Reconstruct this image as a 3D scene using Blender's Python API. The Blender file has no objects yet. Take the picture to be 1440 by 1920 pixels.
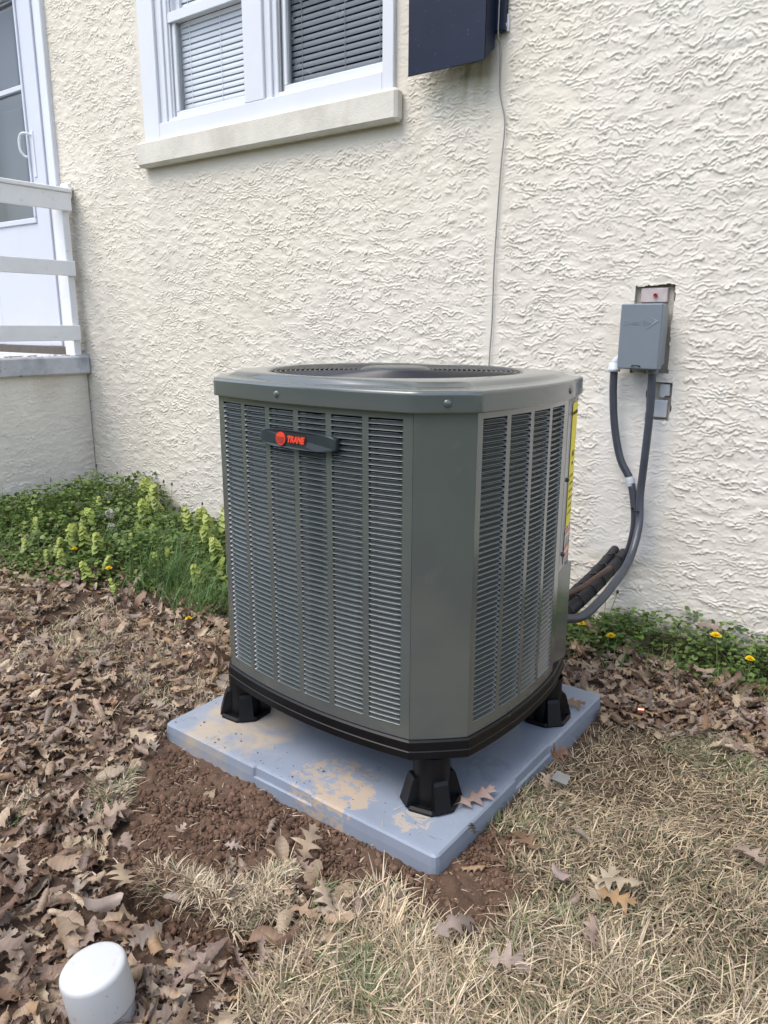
import bpy, math, random
import numpy as np
from mathutils import Vector, Matrix
from math import sin, cos, pi, radians as R

scene = bpy.context.scene
COL = scene.collection
rnd = random.Random(7)
rng = np.random.default_rng(11)

# ------------------------------------------------------------------ camera
CAM = np.array([1.594, -2.752, 1.140]); YAW, PITCH, ROLL = 0.6321, 0.2432, 0.0040
Fv = Vector((-sin(YAW)*cos(PITCH), cos(YAW)*cos(PITCH), -sin(PITCH)))
Rv = Vector((cos(YAW), sin(YAW), 0)); Uv = Rv.cross(Fv)
R2 = Rv*cos(ROLL)+Uv*sin(ROLL); U2 = -Rv*sin(ROLL)+Uv*cos(ROLL)
cd = bpy.data.cameras.new('camera'); cam = bpy.data.objects.new('camera', cd); COL.objects.link(cam)
cd.sensor_fit = 'VERTICAL'; cd.sensor_height = 24.0; cd.lens = 24*1415.3/1920; cd.clip_start = .02; cd.clip_end = 500
M = Matrix.Identity(4)
for i in range(3):
    M[i][0] = R2[i]; M[i][1] = U2[i]; M[i][2] = -Fv[i]; M[i][3] = CAM[i]
cam.matrix_world = M
scene.camera = cam

# ------------------------------------------------------------------ light: bright thin overcast, soft light from high in front of the wall
SUN_EL, SUN_AZ = R(60), R(204)
w = bpy.data.worlds.new('World'); scene.world = w; w.use_nodes = True
nt = w.node_tree; nt.nodes.clear()
sky = nt.nodes.new('ShaderNodeTexSky'); sky.sky_type = 'NISHITA'; sky.sun_disc = False
sky.sun_elevation = SUN_EL; sky.sun_rotation = SUN_AZ; sky.air_density = 1.0; sky.dust_density = 2.0; sky.ozone_density = .6
hs = nt.nodes.new('ShaderNodeHueSaturation'); hs.inputs['Saturation'].default_value = .72
bg = nt.nodes.new('ShaderNodeBackground'); bg.inputs['Strength'].default_value = .15
wo = nt.nodes.new('ShaderNodeOutputWorld')
nt.links.new(sky.outputs[0], hs.inputs['Color']); nt.links.new(hs.outputs[0], bg.inputs[0]); nt.links.new(bg.outputs[0], wo.inputs[0])
sl = bpy.data.lights.new('sun', 'SUN'); sl.energy = .85; sl.angle = R(40); sl.color = (1, .95, .87)
so = bpy.data.objects.new('sun', sl); COL.objects.link(so)
sd = Vector((sin(SUN_AZ)*cos(SUN_EL), cos(SUN_AZ)*cos(SUN_EL), sin(SUN_EL)))
so.rotation_euler = sd.to_track_quat('Z', 'Y').to_euler()
so.location = (0, -6, 9)
vs = scene.view_settings; vs.view_transform = 'Standard'; vs.look = 'None'; vs.gamma = 1; vs.exposure = 1.30
scene.cycles.max_bounces = 6; scene.cycles.diffuse_bounces = 3; scene.cycles.use_denoising = True

# ------------------------------------------------------------------ helpers: objects
def tag(o, label=None, cat=None, group=None, kind=None):
    if label: o['label'] = label
    if cat: o['category'] = cat
    if group: o['group'] = group
    if kind: o['kind'] = kind
    return o
def empty(name, loc=(0, 0, 0), rz=0):
    o = bpy.data.objects.new(name, None); COL.objects.link(o); o.location = loc; o.rotation_euler = (0, 0, rz)
    o.empty_display_size = .05
    return o
def link(name, me, mat, parent=None, loc=None):
    o = bpy.data.objects.new(name, me); COL.objects.link(o)
    if mat and not me.materials: me.materials.append(mat)
    if parent: o.parent = parent
    if loc is not None: o.location = loc
    return o
def np_mesh(name, V, F, col=None, smooth=False):
    """V (n,3), F (m,k) with one k; col (n,3) linear colours per vertex"""
    me = bpy.data.meshes.new(name); V = np.asarray(V, np.float32); F = np.asarray(F, np.int32); m, k = F.shape
    me.vertices.add(len(V)); me.vertices.foreach_set('co', V.ravel())
    me.loops.add(m*k); me.loops.foreach_set('vertex_index', F.ravel())
    me.polygons.add(m); me.polygons.foreach_set('loop_start', np.arange(m, dtype=np.int32)*k)
    me.polygons.foreach_set('loop_total', np.full(m, k, np.int32))
    if smooth: me.polygons.foreach_set('use_smooth', np.ones(m, bool))
    me.update(calc_edges=True)
    if col is not None:
        a = me.color_attributes.new('Col', 'FLOAT_COLOR', 'POINT')
        c = np.ones((len(V), 4), np.float32); c[:, :3] = col; a.data.foreach_set('color', c.ravel())
    return me
class MB:
    def __init__(s): s.v = []; s.f = []; s.sm = []
    def add(s, V, F, sm=False):
        n = len(s.v); s.v += [tuple(p) for p in V]; s.f += [tuple(n+i for i in f) for f in F]; s.sm += [sm]*len(F)
        return s
    def quad(s, a, b, c, d): return s.add([a, b, c, d], [(0, 1, 2, 3)])
    def box(s, x0, x1, y0, y1, z0, z1, bev=0.0):
        if x0 > x1: x0, x1 = x1, x0
        if y0 > y1: y0, y1 = y1, y0
        if z0 > z1: z0, z1 = z1, z0
        if bev <= 0:
            V = [(x, y, z) for z in (z0, z1) for (x, y) in ((x0, y0), (x1, y0), (x1, y1), (x0, y1))]
            return s.add(V, [(3, 2, 1, 0), (4, 5, 6, 7), (0, 1, 5, 4), (1, 2, 6, 5), (2, 3, 7, 6), (3, 0, 4, 7)])
        b = min(bev, (x1-x0)*.45, (y1-y0)*.45, (z1-z0)*.45); V = []
        # chamfered box: 24 vertices
        idx = {}
        for sx in (0, 1):
            for sy in (0, 1):
                for sz in (0, 1):
                    X = (x0, x1)[sx]; Y = (y0, y1)[sy]; Z = (z0, z1)[sz]
                    dx, dy, dz = (b, -b)[sx], (b, -b)[sy], (b, -b)[sz]
                    for k, p in enumerate(((X, Y+dy, Z+dz), (X+dx, Y, Z+dz), (X+dx, Y+dy, Z))):
                        idx[(sx, sy, sz, k)] = len(V); V.append(p)
        F = []
        g = lambda *a: idx[a]
        F.append((g(0,0,0,0), g(0,0,1,0), g(0,1,1,0), g(0,1,0,0))); F.append((g(1,0,0,0), g(1,1,0,0), g(1,1,1,0), g(1,0,1,0)))
        F.append((g(0,0,0,1), g(1,0,0,1), g(1,0,1,1), g(0,0,1,1))); F.append((g(0,1,0,1), g(0,1,1,1), g(1,1,1,1), g(1,1,0,1)))
        F.append((g(0,0,0,2), g(0,1,0,2), g(1,1,0,2), g(1,0,0,2))); F.append((g(0,0,1,2), g(1,0,1,2), g(1,1,1,2), g(0,1,1,2)))
        for a in (0, 1):
            for c in (0, 1):
                F.append((g(a,c,0,0), g(a,c,0,1), g(a,c,1,1), g(a,c,1,0)))
                F.append((g(a,0,c,0), g(a,0,c,2), g(a,1,c,2), g(a,1,c,0)))
                F.append((g(0,a,c,1), g(0,a,c,2), g(1,a,c,2), g(1,a,c,1)))
                for e in (0, 1): F.append((g(a,c,e,0), g(a,c,e,1), g(a,c,e,2)))
        return s.add(V, F)
    def prism(s, poly, ext, axis='z', cap=True, sm=False):
        """poly: list of 2-D points; ext (lo, hi) along axis"""
        n = len(poly); V = []
        for e in ext:
            for a, b in poly: V.append({'z': (a, b, e), 'y': (a, e, b), 'x': (e, a, b)}[axis])
        F = [(i, (i+1) % n, n+(i+1) % n, n+i) for i in range(n)]
        s.add(V, F, sm)
        if cap: s.add(V, [tuple(range(n))[::-1], tuple(range(n, 2*n))])
        return s
    def tube(s, pts, r, n=10, cap=True, sm=True, rib=0, ribstep=0.0):
        P = [Vector(p) for p in pts]; rs = r if isinstance(r, (list, tuple)) else [r]*len(P)
        V = []; up = Vector((0, 0, 1)); prev = None
        for i, p in enumerate(P):
            t = (P[min(i+1, len(P)-1)]-P[max(i-1, 0)]).normalized()
            if prev is None:
                a = t.cross(up) if abs(t.dot(up)) < .95 else t.cross(Vector((1, 0, 0)))
            else: a = prev-t*prev.dot(t)
            a.normalize(); prev = a; b = t.cross(a)
            for k in range(n):
                th = 2*pi*k/n; V.append(p+(a*cos(th)+b*sin(th))*rs[i])
        F = []
        for i in range(len(P)-1):
            for k in range(n): F.append((i*n+k, i*n+(k+1) % n, (i+1)*n+(k+1) % n, (i+1)*n+k))
        s.add(V, F, sm)
        if cap: s.add(V, [tuple(range(n))[::-1], tuple(range((len(P)-1)*n, len(P)*n))])
        return s
    def lathe(s, prof, n=32, c=(0, 0, 0), sm=True):
        V = []
        for r, z in prof:
            for k in range(n): V.append((c[0]+r*cos(2*pi*k/n), c[1]+r*sin(2*pi*k/n), c[2]+z))
        F = [(i*n+k, i*n+(k+1) % n, (i+1)*n+(k+1) % n, (i+1)*n+k) for i in range(len(prof)-1) for k in range(n)]
        return s.add(V, F, sm)
    def build(s, name, mat, parent=None, loc=None, weld=False):
        me = bpy.data.meshes.new(name); me.from_pydata([tuple(map(float, v)) for v in s.v], [], s.f)
        if any(s.sm): me.polygons.foreach_set('use_smooth', s.sm)
        if weld:
            import bmesh
            bm = bmesh.new(); bm.from_mesh(me); bmesh.ops.remove_doubles(bm, verts=bm.verts, dist=1e-5); bm.to_mesh(me); bm.free()
        me.update()
        return link(name, me, mat, parent, loc)
def catmull(pts, k=8):
    P = [Vector(p) for p in pts]; P = [P[0]*2-P[1]]+P+[P[-1]*2-P[-2]]; out = []
    for i in range(1, len(P)-2):
        a, b, c, d = P[i-1:i+3]
        for j in range(k):
            t = j/k
            out.append(.5*((2*b)+(c-a)*t+(2*a-5*b+4*c-d)*t*t+(3*b-a-3*c+d)*t**3))
    out.append(P[-2]); return out
def text_mesh(name, s, size, mat, parent, M4, ext=.0008, shear=0, offset=0, align='CENTER', sx=1.0):
    cu = bpy.data.curves.new(name, 'FONT'); cu.body = s; cu.size = size; cu.extrude = ext; cu.shear = shear; cu.offset = offset
    cu.align_x = align; cu.align_y = 'CENTER'; cu.resolution_u = 4
    t = bpy.data.objects.new('tmp', cu); COL.objects.link(t)
    dg = bpy.context.evaluated_depsgraph_get(); me = bpy.data.meshes.new_from_object(t.evaluated_get(dg))
    bpy.data.objects.remove(t); me.transform(M4 @ Matrix.Diagonal((sx, 1, 1, 1))); me.name = name; me.materials.clear()
    return link(name, me, mat, parent)

# ------------------------------------------------------------------ helpers: materials
def mat(name, col, rough=.6, spec=.5, metal=0, noise=None, bump=None, attr=False, coat=0, trans=0, sss=0, stains=()):
    """noise=(scale, amount[, colour2]); bump=(scale, strength, distance); stains=[(scale, lo, hi, colour, fac)]"""
    m = bpy.data.materials.new(name); m.use_nodes = True; t = m.node_tree; N = t.nodes; L = t.links
    p = N['Principled BSDF']; p.inputs['Roughness'].default_value = rough; p.inputs['Metallic'].default_value = metal
    p.inputs['Specular IOR Level'].default_value = spec; p.inputs['Coat Weight'].default_value = coat; p.inputs['Coat Roughness'].default_value = .12; p.inputs['Coat IOR'].default_value = 1.7
    tc = N.new('ShaderNodeTexCoord'); cur = None
    if attr:
        a = N.new('ShaderNodeAttribute'); a.attribute_name = 'Col'; cur = a.outputs['Color']
    else:
        r = N.new('ShaderNodeRGB'); r.outputs[0].default_value = (*col, 1); cur = r.outputs[0]
    def nz(sc, det=6, ro=.6, dist=0):
        n = N.new('ShaderNodeTexNoise'); n.inputs['Scale'].default_value = sc; n.inputs['Detail'].default_value = det
        n.inputs['Roughness'].default_value = ro; n.inputs['Distortion'].default_value = dist
        L.new(tc.outputs['Object'], n.inputs['Vector']); return n
    if noise:
        n = nz(noise[0]); mr = N.new('ShaderNodeMapRange'); mr.inputs[1].default_value = .25; mr.inputs[2].default_value = .75
        mr.inputs[3].default_value = 1-noise[1]; mr.inputs[4].default_value = 1+noise[1]
        L.new(n.outputs[0], mr.inputs[0])
        mx = N.new('ShaderNodeMix'); mx.data_type = 'RGBA'; mx.blend_type = 'MULTIPLY'; mx.inputs[0].default_value = 1
        L.new(cur, mx.inputs[6]); cb = N.new('ShaderNodeCombineColor')
        for i in range(3): L.new(mr.outputs[0], cb.inputs[i])
        L.new(cb.outputs[0], mx.inputs[7]); cur = mx.outputs[2]
    for (sc, lo, hi, c2, fac) in stains:
        n = nz(sc, 8, .62, .3); mr = N.new('ShaderNodeMapRange'); mr.inputs[1].default_value = lo; mr.inputs[2].default_value = hi
        mr.inputs[3].default_value = 0; mr.inputs[4].default_value = fac; L.new(n.outputs[0], mr.inputs[0])
        mx = N.new('ShaderNodeMix'); mx.data_type = 'RGBA'; L.new(mr.outputs[0], mx.inputs[0]); L.new(cur, mx.inputs[6])
        mx.inputs[7].default_value = (*c2, 1); cur = mx.outputs[2]
    L.new(cur, p.inputs['Base Color'])
    if bump:
        n = nz(bump[0], 6, .6); b = N.new('ShaderNodeBump'); b.inputs['Strength'].default_value = bump[1]; b.inputs['Distance'].default_value = bump[2]
        L.new(n.outputs[0], b.inputs['Height']); L.new(b.outputs[0], p.inputs['Normal'])
    if trans:
        tr = N.new('ShaderNodeBsdfTranslucent'); L.new(cur, tr.inputs[0]); ms = N.new('ShaderNodeMixShader'); ms.inputs[0].default_value = trans
        out = N['Material Output']; L.new(p.outputs[0], ms.inputs[1]); L.new(tr.outputs[0], ms.inputs[2]); L.new(ms.outputs[0], out.inputs[0])
    return m
def glass_mat(name, tint=(1, 1, 1), mixf=.0):
    m = bpy.data.materials.new(name); m.use_nodes = True; t = m.node_tree; N = t.nodes; L = t.links; N.remove(N['Principled BSDF'])
    fr = N.new('ShaderNodeFresnel'); fr.inputs[0].default_value = 1.75
    g = N.new('ShaderNodeBsdfGlossy'); g.inputs['Roughness'].default_value = .01
    tr = N.new('ShaderNodeBsdfTransparent'); tr.inputs[0].default_value = (*tint, 1)
    mx = N.new('ShaderNodeMixShader'); ge = N.new('ShaderNodeNewGeometry'); iv = N.new('ShaderNodeMath'); iv.operation = 'SUBTRACT'; iv.inputs[0].default_value = 1; L.new(ge.outputs['Backfacing'], iv.inputs[1])
    ml = N.new('ShaderNodeMath'); ml.operation = 'MULTIPLY'; L.new(fr.outputs[0], ml.inputs[0]); L.new(iv.outputs[0], ml.inputs[1]); L.new(ml.outputs[0], mx.inputs[0]); L.new(tr.outputs[0], mx.inputs[1]); L.new(g.outputs[0], mx.inputs[2])
    L.new(mx.outputs[0], N['Material Output'].inputs[0]); return m

m_stucco = mat('stucco', (.70, .655, .565), .9, .2, attr=True, noise=(3.0, .06), bump=(260, .25, .002))
m_sill = mat('sill_render', (.66, .63, .56), .9, .2, noise=(9, .10), bump=(120, .5, .004), stains=((5, .5, .75, (.45, .42, .36), .5),))
m_white = mat('white_vinyl', (.66, .68, .72), .35, .5, noise=(4, .03))
m_whitewood = mat('white_painted_wood', (.80, .81, .83), .5, .4, noise=(11, .05), bump=(60, .15, .002), stains=((14, .62, .72, (.5, .48, .44), .6),))
m_doorpanel = mat('door_panel', (.60, .625, .70), .45, .4, noise=(3, .03))
m_track = mat('grey_track', (.32, .33, .34), .5)
m_blind = mat('blind_slats', (.60, .62, .65), .45, noise=(2, .04))
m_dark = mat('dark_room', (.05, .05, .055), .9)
m_doorin = mat('inner_door', (.10, .105, .115), .6, noise=(2, .08))
m_glass = glass_mat('window_glass', (.95, .96, .97))
m_glass2 = glass_mat('screened_glass', (.56, .58, .60))
m_navy = mat('navy_painted_metal', (.011, .0165, .036), .35, .25, noise=(6, .2), stains=((70, .64, .72, (.10, .12, .18), .6),))
m_paint = mat('grey_green_paint', (.080, .093, .090), .24, .55, noise=(5, .07), coat=.9, stains=((38, .70, .76, (.22, .23, .23), .5), (3.2, .48, .8, (.17, .17, .15), .30), (12, .60, .72, (.15, .15, .13), .30)))
m_lid = mat('lid_paint', (.080, .092, .090), .20, .55, noise=(5, .06), coat=.6, stains=((28, .66, .78, (.24, .24, .22), .35),))
m_black = mat('black_plastic', (.005, .005, .006), .42, .28, noise=(20, .3), stains=((60, .68, .73, (.16, .13, .10), .5),))
m_coil = mat('coil_dark', (.006, .006, .007), .8, .1, metal=0, noise=(40, .4))
m_wire = mat('grille_wire', (.012, .014, .02), .3, .5, coat=.3)
m_badge = mat('badge_plastic', (.026, .036, .042), .4, .5)
m_orange = mat('orange_red', (.75, .06, .025), .45)
m_yellow = mat('label_yellow', (.85, .72, .02), .5)
m_labelw = mat('label_white', (.75, .75, .75), .5)
m_labelo = mat('label_orange', (.75, .18, .05), .5)
m_ink = mat('ink', (.02, .02, .02), .6)
m_box = mat('grey_enclosure', (.165, .195, .225), .4, .5, noise=(5, .05), coat=.1, stains=((9, .66, .76, (.36, .36, .32), .45),))
m_letter = mat('embossed_letter', (.23, .27, .31), .35)  # paler than the cover: highlight of the embossing put into the colour
m_conduit = mat('grey_conduit', (.050, .056, .072), .34, .5, noise=(30, .15))
m_fitting = mat('pale_fitting', (.50, .54, .58), .4)
m_foam = mat('black_foam', (.022, .022, .026), .6, .4, noise=(60, .4), bump=(150, .6, .003))
m_copper = mat('weathered_copper', (.085, .048, .035), .5, .5, metal=.3, noise=(30, .3))
m_tie = mat('zip_tie', (.008, .008, .009), .4)
m_cable = mat('thin_cable', (.26, .25, .235), .5)
m_patchb = mat('bare_block', (.44, .39, .38), .9, .2, noise=(30, .15), bump=(90, .4, .003))
m_patchg = mat('grey_mortar', (.42, .385, .33), .9, .2, noise=(25, .2), bump=(90, .6, .004))
m_patchw = mat('pale_board', (.50, .52, .55), .7, .2, noise=(12, .08))
m_red = mat('red_anchor', (.35, .03, .04), .6)
m_concrete = mat('concrete', (.52, .53, .56), .9, .2, noise=(7, .16), bump=(70, .5, .004), stains=((3.5, .5, .65, (.22, .23, .26), .7), (14, .62, .7, (.15, .13, .11), .7)))
m_pvc = mat('white_pvc', (.50, .51, .52), .42, .45, noise=(8, .03), stains=((9, .54, .72, (.36, .29, .22), .55), (26, .60, .70, (.30, .20, .14), .45), (95, .67, .71, (.20, .07, .04), .8)))
m_leaf = mat('dry_leaf', (1, 1, 1), .55, .4, attr=True, noise=(45, .16), bump=(140, .3, .002), trans=.12)
m_blade = mat('blade', (1, 1, 1), .6, .3, attr=True, trans=.15)
m_green = mat('green_leaf', (1, 1, 1), .45, .4, attr=True, trans=.28)
m_ground = mat('soil_ground', (1, 1, 1), .95, .15, attr=True, noise=(30, .28), bump=(160, .7, .006))
m_clod = mat('soil_clod', (1, 1, 1), .95, .15, attr=True, noise=(90, .2), bump=(300, .6, .003))
m_petal = mat('dandelion_petal', (.85, .62, .01), .6, .3, noise=(60, .15))
m_fluff = mat('seed_fluff', (.62, .60, .58), .8, .2)
m_stem = mat('stem_green', (.16, .21, .06), .6)
m_seed = mat('seed_brown', (.09, .065, .05), .8)
m_bark = mat('bark', (.12, .10, .08), .9, .2, noise=(12, .3), bump=(30, .6, .02))

# ------------------------------------------------------------------ noise fields
def grf(nx, ny, d, lx, ly, seed):
    g = np.random.default_rng(seed); wn = g.standard_normal((ny, nx))
    kx = np.fft.fftfreq(nx, d)[None, :]*2*pi; ky = np.fft.fftfreq(ny, d)[:, None]*2*pi
    f = np.fft.ifft2(np.fft.fft2(wn)*np.exp(-.5*((kx*lx)**2+(ky*ly)**2)/2)).real
    return (f-f.mean())/f.std()
def stucco_height(nx, nz, d, seed, lam=.0215):
    z = (np.arange(nz)*d)[:, None]; x = (np.arange(nx)*d)[None, :]
    ph = z/lam + 1.1*grf(nx, nz, d, .24, .16, seed) + .48*grf(nx, nz, d, .040, .022, seed+1) + .27*grf(nx, nz, d, .013, .009, seed+2) + .14*grf(nx, nz, d, .005, .0045, seed+3)
    t = ph-np.floor(ph)
    brk = np.clip(.80+.48*grf(nx, nz, d, .028, .010, seed+4)+.10*grf(nx, nz, d, .3, .3, seed+6), 0, 1.4)
    h = .0037*brk*np.clip(1-t*1.08, 0, 1)**3.0
    h += .0007*grf(nx, nz, d, .02, .012, seed+5)+.00022*grf(nx, nz, d, .004, .004, seed+7)
    return h
def smoothstep(a, b, x):
    t = np.clip((x-a)/(b-a), 0, 1); return t*t*(3-2*t)

# ------------------------------------------------------------------ house
house = tag(empty('house', (0, 0, 0)), 'cream stucco house wall with white double window and storm door', 'house')
def wall_cols(X, Z, seed, side=False):
    base = np.array([.70, .650, .562]); cool = np.array([.66, .628, .575]); n = X.shape
    g = grf(n[1], n[0], .0031, .35, .35, seed); k = smoothstep(-1.6, 1.2, g*.6-(Z-1.1)*.9+(X-.2)*.45)  # cooler towards lower right, partly the wall's shading put into the colour
    c = base*(1-k[..., None]*.7)+cool*k[..., None]*.7
    return c
d = .0031
X0, X1, Z0, Z1 = -2.86, 1.62, -.16, 3.10
nx, nz = int((X1-X0)/d)+1, int((Z1-Z0)/d)+1
H = stucco_height(nx, nz, d, 21)
XX = X0+np.arange(nx)[None, :]*d+np.zeros((nz, 1)); ZZ = Z0+np.arange(nz)[:, None]*d+np.zeros((1, nx))
# hand-smoothed areas: round the window, under the sill, round the disconnect, along the sealed crack by the cable
def band(x0, x1, z0, z1, f): return smoothstep(0, f, XX-x0+f)*smoothstep(0, f, x1+f-XX)*smoothstep(0, f, ZZ-z0+f)*smoothstep(0, f, z1+f-ZZ)
sm_ = 1-.75*np.maximum.reduce([band(-2.0, -.33, 1.90, 3.2, .04), band(.60, .84, .30, 1.24, .05)*.75, band(.085, .125, 1.0, 2.2, .03), band(-2.9, -2.83, 1.7, 3.2, .03)])
H = H*sm_
C = wall_cols(XX, ZZ, 55)
# painted shadow under the navy box; stains: rust-cream at the inside corner, paler smoothing round the conduit
st = np.exp(-((XX-.0)/.12)**2)*smoothstep(1.86, 2.08, ZZ)*(.45+.4*grf(nx, nz, d, .012, .05, 9)).clip(0, 1)
st = np.where((ZZ < 2.12), st, 0)[..., None]; C = C*(1-st*.65)+np.array([.36, .30, .17])*st*.65
cr = (np.exp(-((XX+2.70)/.06)**2)*smoothstep(1.0, .2, ZZ)*.35)[..., None]; C = C*(1-cr)+np.array([.55, .46, .36])*cr
wh = (band(.60, .80, .32, .96, .07)*.5)[..., None]; C = C*(1-wh)+np.array([.70, .70, .69])*wh
gr = (smoothstep(.16, -.02, ZZ+.03*grf(nx, nz, d, .03, .02, 12))*.45)[..., None]; C = C*(1-gr)+np.array([.40, .34, .27])*gr
mt = (.16*smoothstep(.3, 1.8, grf(nx, nz, d, .05, .09, 14)))[..., None]; C = C*(1-mt)+np.array([.55, .50, .42])*mt
# the two chased-out recesses behind and under the disconnect
rec = [(.672, .807, .975, 1.276), (.742, .828, .815, .946)]
YY = -H
V = np.stack([XX, YY, ZZ], -1).reshape(-1, 3)
ii = np.arange(nx*nz).reshape(nz, nx)
Fq = np.stack([ii[:-1, :-1], ii[:-1, 1:], ii[1:, 1:], ii[1:, :-1]], -1)
xc, zc = XX[:-1, :-1]+d/2, ZZ[:-1, :-1]+d/2
wob = .0016*grf(nx, nz, d, .012, .012, 77)[:-1, :-1]
hole = (xc > -1.975) & (xc < -.375) & (zc > 2.06)
for (a, b, c0, c1) in rec: hole |= (xc > a+wob) & (xc < b+wob) & (zc > c0+wob) & (zc < c1+wob)
Fq = Fq[~hole].reshape(-1, 4)
wall = link('wall', np_mesh('wall', V, Fq, C.reshape(-1, 3), True), m_stucco, house)
# the rest of the house: plain wall beyond the camera's view, roof and sides (they carry the shade)
b = MB()
for (x0, x1, z0, z1) in ((-9, -3.75, -.2, 5.6), (-3.75, -2.86, 3.25, 5.6), (-3.75, -2.86, -.2, .86), (-2.86, 7, 3.1, 5.6), (1.62, 7, -.2, 3.1)):
    b.quad((x0, 0, z0), (x1, 0, z0), (x1, 0, z1), (x0, 0, z1))
b.quad((-9, 0, -.2), (-9, 8, -.2), (-9, 8, 5.6), (-9, 0, 5.6)); b.quad((7, 0, -.2), (7, 8, -.2), (7, 8, 5.6), (7, 0, 5.6)); b.quad((-9, 8, -.2), (7, 8, -.2), (7, 8, 5.6), (-9, 8, 5.6))
m_plain = mat('stucco_plain', (.69, .65, .56), .9, .2, noise=(3, .06), bump=(30, .8, .01))
b.build('side_wall', m_plain, house)
MB().prism([(-.45, 5.55), (-.45, 5.66), (4, 7.6), (8.4, 5.66), (8.4, 5.55), (4, 7.45)], (-9.4, 7.4), 'x').build('roof', m_track, house)
# recess backs
MB().quad((.60, .0165, .93), (.90, .0165, .93), (.90, .0165, 1.35), (.60, .0165, 1.35)).build('recess_back', m_patchg, house)
b = MB().quad((.68, .0165, .76), (.88, .0165, .76), (.88, .0165, .9299), (.68, .0165, .9299))
for (a, bb, c0, c1) in rec:   # reveals
    for p, q in (((a, c0), (a, c1)), ((bb, c0), (bb, c1)), ((a, c0), (bb, c0)), ((a, c1), (bb, c1))):
        b.quad((p[0], -.0005, p[1]), (q[0], -.0005, q[1]), (q[0], .0160, q[1]), (p[0], .0160, p[1]))
b.build('recess_reveal', m_patchg, house)
MB().box(.690, .783, .003, .016, 1.218, 1.268, .003).build('bare_block', m_patchb, house)
MB().lathe([(0, 0), (.007, 0), (.007, .006), (.004, .006), (.003, .002)], 12).build('red_anchor', m_red, house, (.742, .002, 1.243)).rotation_euler = (R(90), 0, 0)
MB().box(.752, .816, .003, .015, .822, .884, .003).build('pale_block', m_patchw, house)
b = MB().prism([(.786, .897), (.800, .893), (.806, .880+.02), (.820, .902), (.819, .940), (.787, .940), (.785, .915)], (.003, .015), 'y'); b.build('mortar_lump', m_patchw, house)

# window sill
def rough_box(x0, x1, y0, y1, z0, z1, seed, amp=.0025, n=90):
    b = MB(); g = np.random.default_rng(seed); b.box(x0, x1, y0, y1, z0, z1, .012); return b
rough_box(-2.005, -.330, -.055, .0, 1.938, 2.060, 3).build('window_sill', m_sill, house)

# double window
def window(gx0, gx1, rail, first):
    # gx: glass extents of this unit
    wn = MB()
    if first:   # casing boards all round
        wn.box(-1.968, -1.845, -.022, .03, 2.060, 3.35, .003); wn.box(-.424, -.368, -.022, .03, 2.060, 3.35, .003)
        wn.box(-1.845, -.424, -.022, .03, 2.060, 2.136, .003); wn.box(-1.845, -.424, -.022, .03, 3.22, 3.35, .003)
        wn.box(-1.218, -1.094, -.022, .03, 2.136, 3.22, .003)
        wn.box(-1.845, -1.800, -.006, .05, 2.136, 3.22, .002); wn.box(-1.094, -1.055, -.008, .05, 2.136, 3.22, .002)
    a, c = (-1.800, -1.218) if first else (-1.055, -.424)
    wn.box(a, a+.028, .004, .10, 2.136, 3.22, .002); wn.box(c-.012, c, .004, .10, 2.136, 3.22, .002); wn.box(a+.028, c-.012, .004, .10, 2.136, 2.158, .002)
    o = wn.build('window', m_white, house)
    if first: o['label'] = 'window with casing and closed white blind'
    x0, x1 = a+.028, c-.012
    s = MB(); s.box(x0, x0+.010, .014, .06, 2.158, 3.22); s.box(x0+.016, x0+.022, .022, .06, 2.158, 3.22); s.build('track', m_track if not first else m_white, o)
    s = MB(); s.box(x0+.022, x1, .020, .055, 2.158, 2.186, .003); s.box(x0+.022, x0+.040, .020, .055, 2.186, 2.60, .003); s.box(x1-.010, x1, .020, .055, 2.186, 2.60, .003)
    s.box(x0, x1, .008, .045, 2.585, 2.632, .003); s.box(x0+.006, x0+.05, .045, .08, 2.632, 3.2, .003); s.build('sash', m_white if first else m_white, o)
    s = MB(); s.box(x0+.040, x0+.046, .030, .05, 2.186, 2.585); s.box(x0+.046, x1-.010, .030, .05, 2.186, 2.191); s.build('gasket', m_track, o)
    MB().quad((x0+.036, .040, 2.180), (x1-.006, .040, 2.180), (x1-.006, .040, 2.59), (x0+.036, .040, 2.59)).build('pane', m_glass if first else m_glass2, o)
    MB().quad((x0+.036, .060, 2.62), (x1, .060, 2.62), (x1, .060, 3.2), (x0+.036, .060, 3.2)).build('pane', m_glass, o)
    bl = MB(); z = 2.185; k = 0
    while z < 3.2:
        tilt = .0125; yo = .075
        sag = .0006*sin(k*1.7)
        n = 5; pr = []
        for j in range(n): 
            tt = j/(n-1); pr.append((yo-tilt+tt*2*tilt*.12-.002*sin(tt*pi), z-.0105+tt*.0205))
        for j in range(n-1):
            bl.quad((x0+.03, pr[j][0], pr[j][1]+sag), (x1, pr[j][0], pr[j][1]-sag), (x1, pr[j+1][0], pr[j+1][1]-sag), (x0+.03, pr[j+1][0], pr[j+1][1]+sag))
        z += .0265; k += 1
    for xx in (x0+.10, (x0+x1)/2+.05, x1-.06): bl.box(xx, xx+.0022, .058, .0595, 2.17, 3.2)
    bl.build('blind', m_blind, o)
window(0, 0, 0, True); window(0, 0, 0, False)
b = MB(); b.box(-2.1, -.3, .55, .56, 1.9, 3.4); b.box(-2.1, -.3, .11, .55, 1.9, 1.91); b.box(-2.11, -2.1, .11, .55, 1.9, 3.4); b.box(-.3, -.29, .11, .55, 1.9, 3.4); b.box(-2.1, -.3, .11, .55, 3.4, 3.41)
b.build('room_lining', m_dark, house)  # near-black box added so the panes show a dark, unlit room

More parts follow.
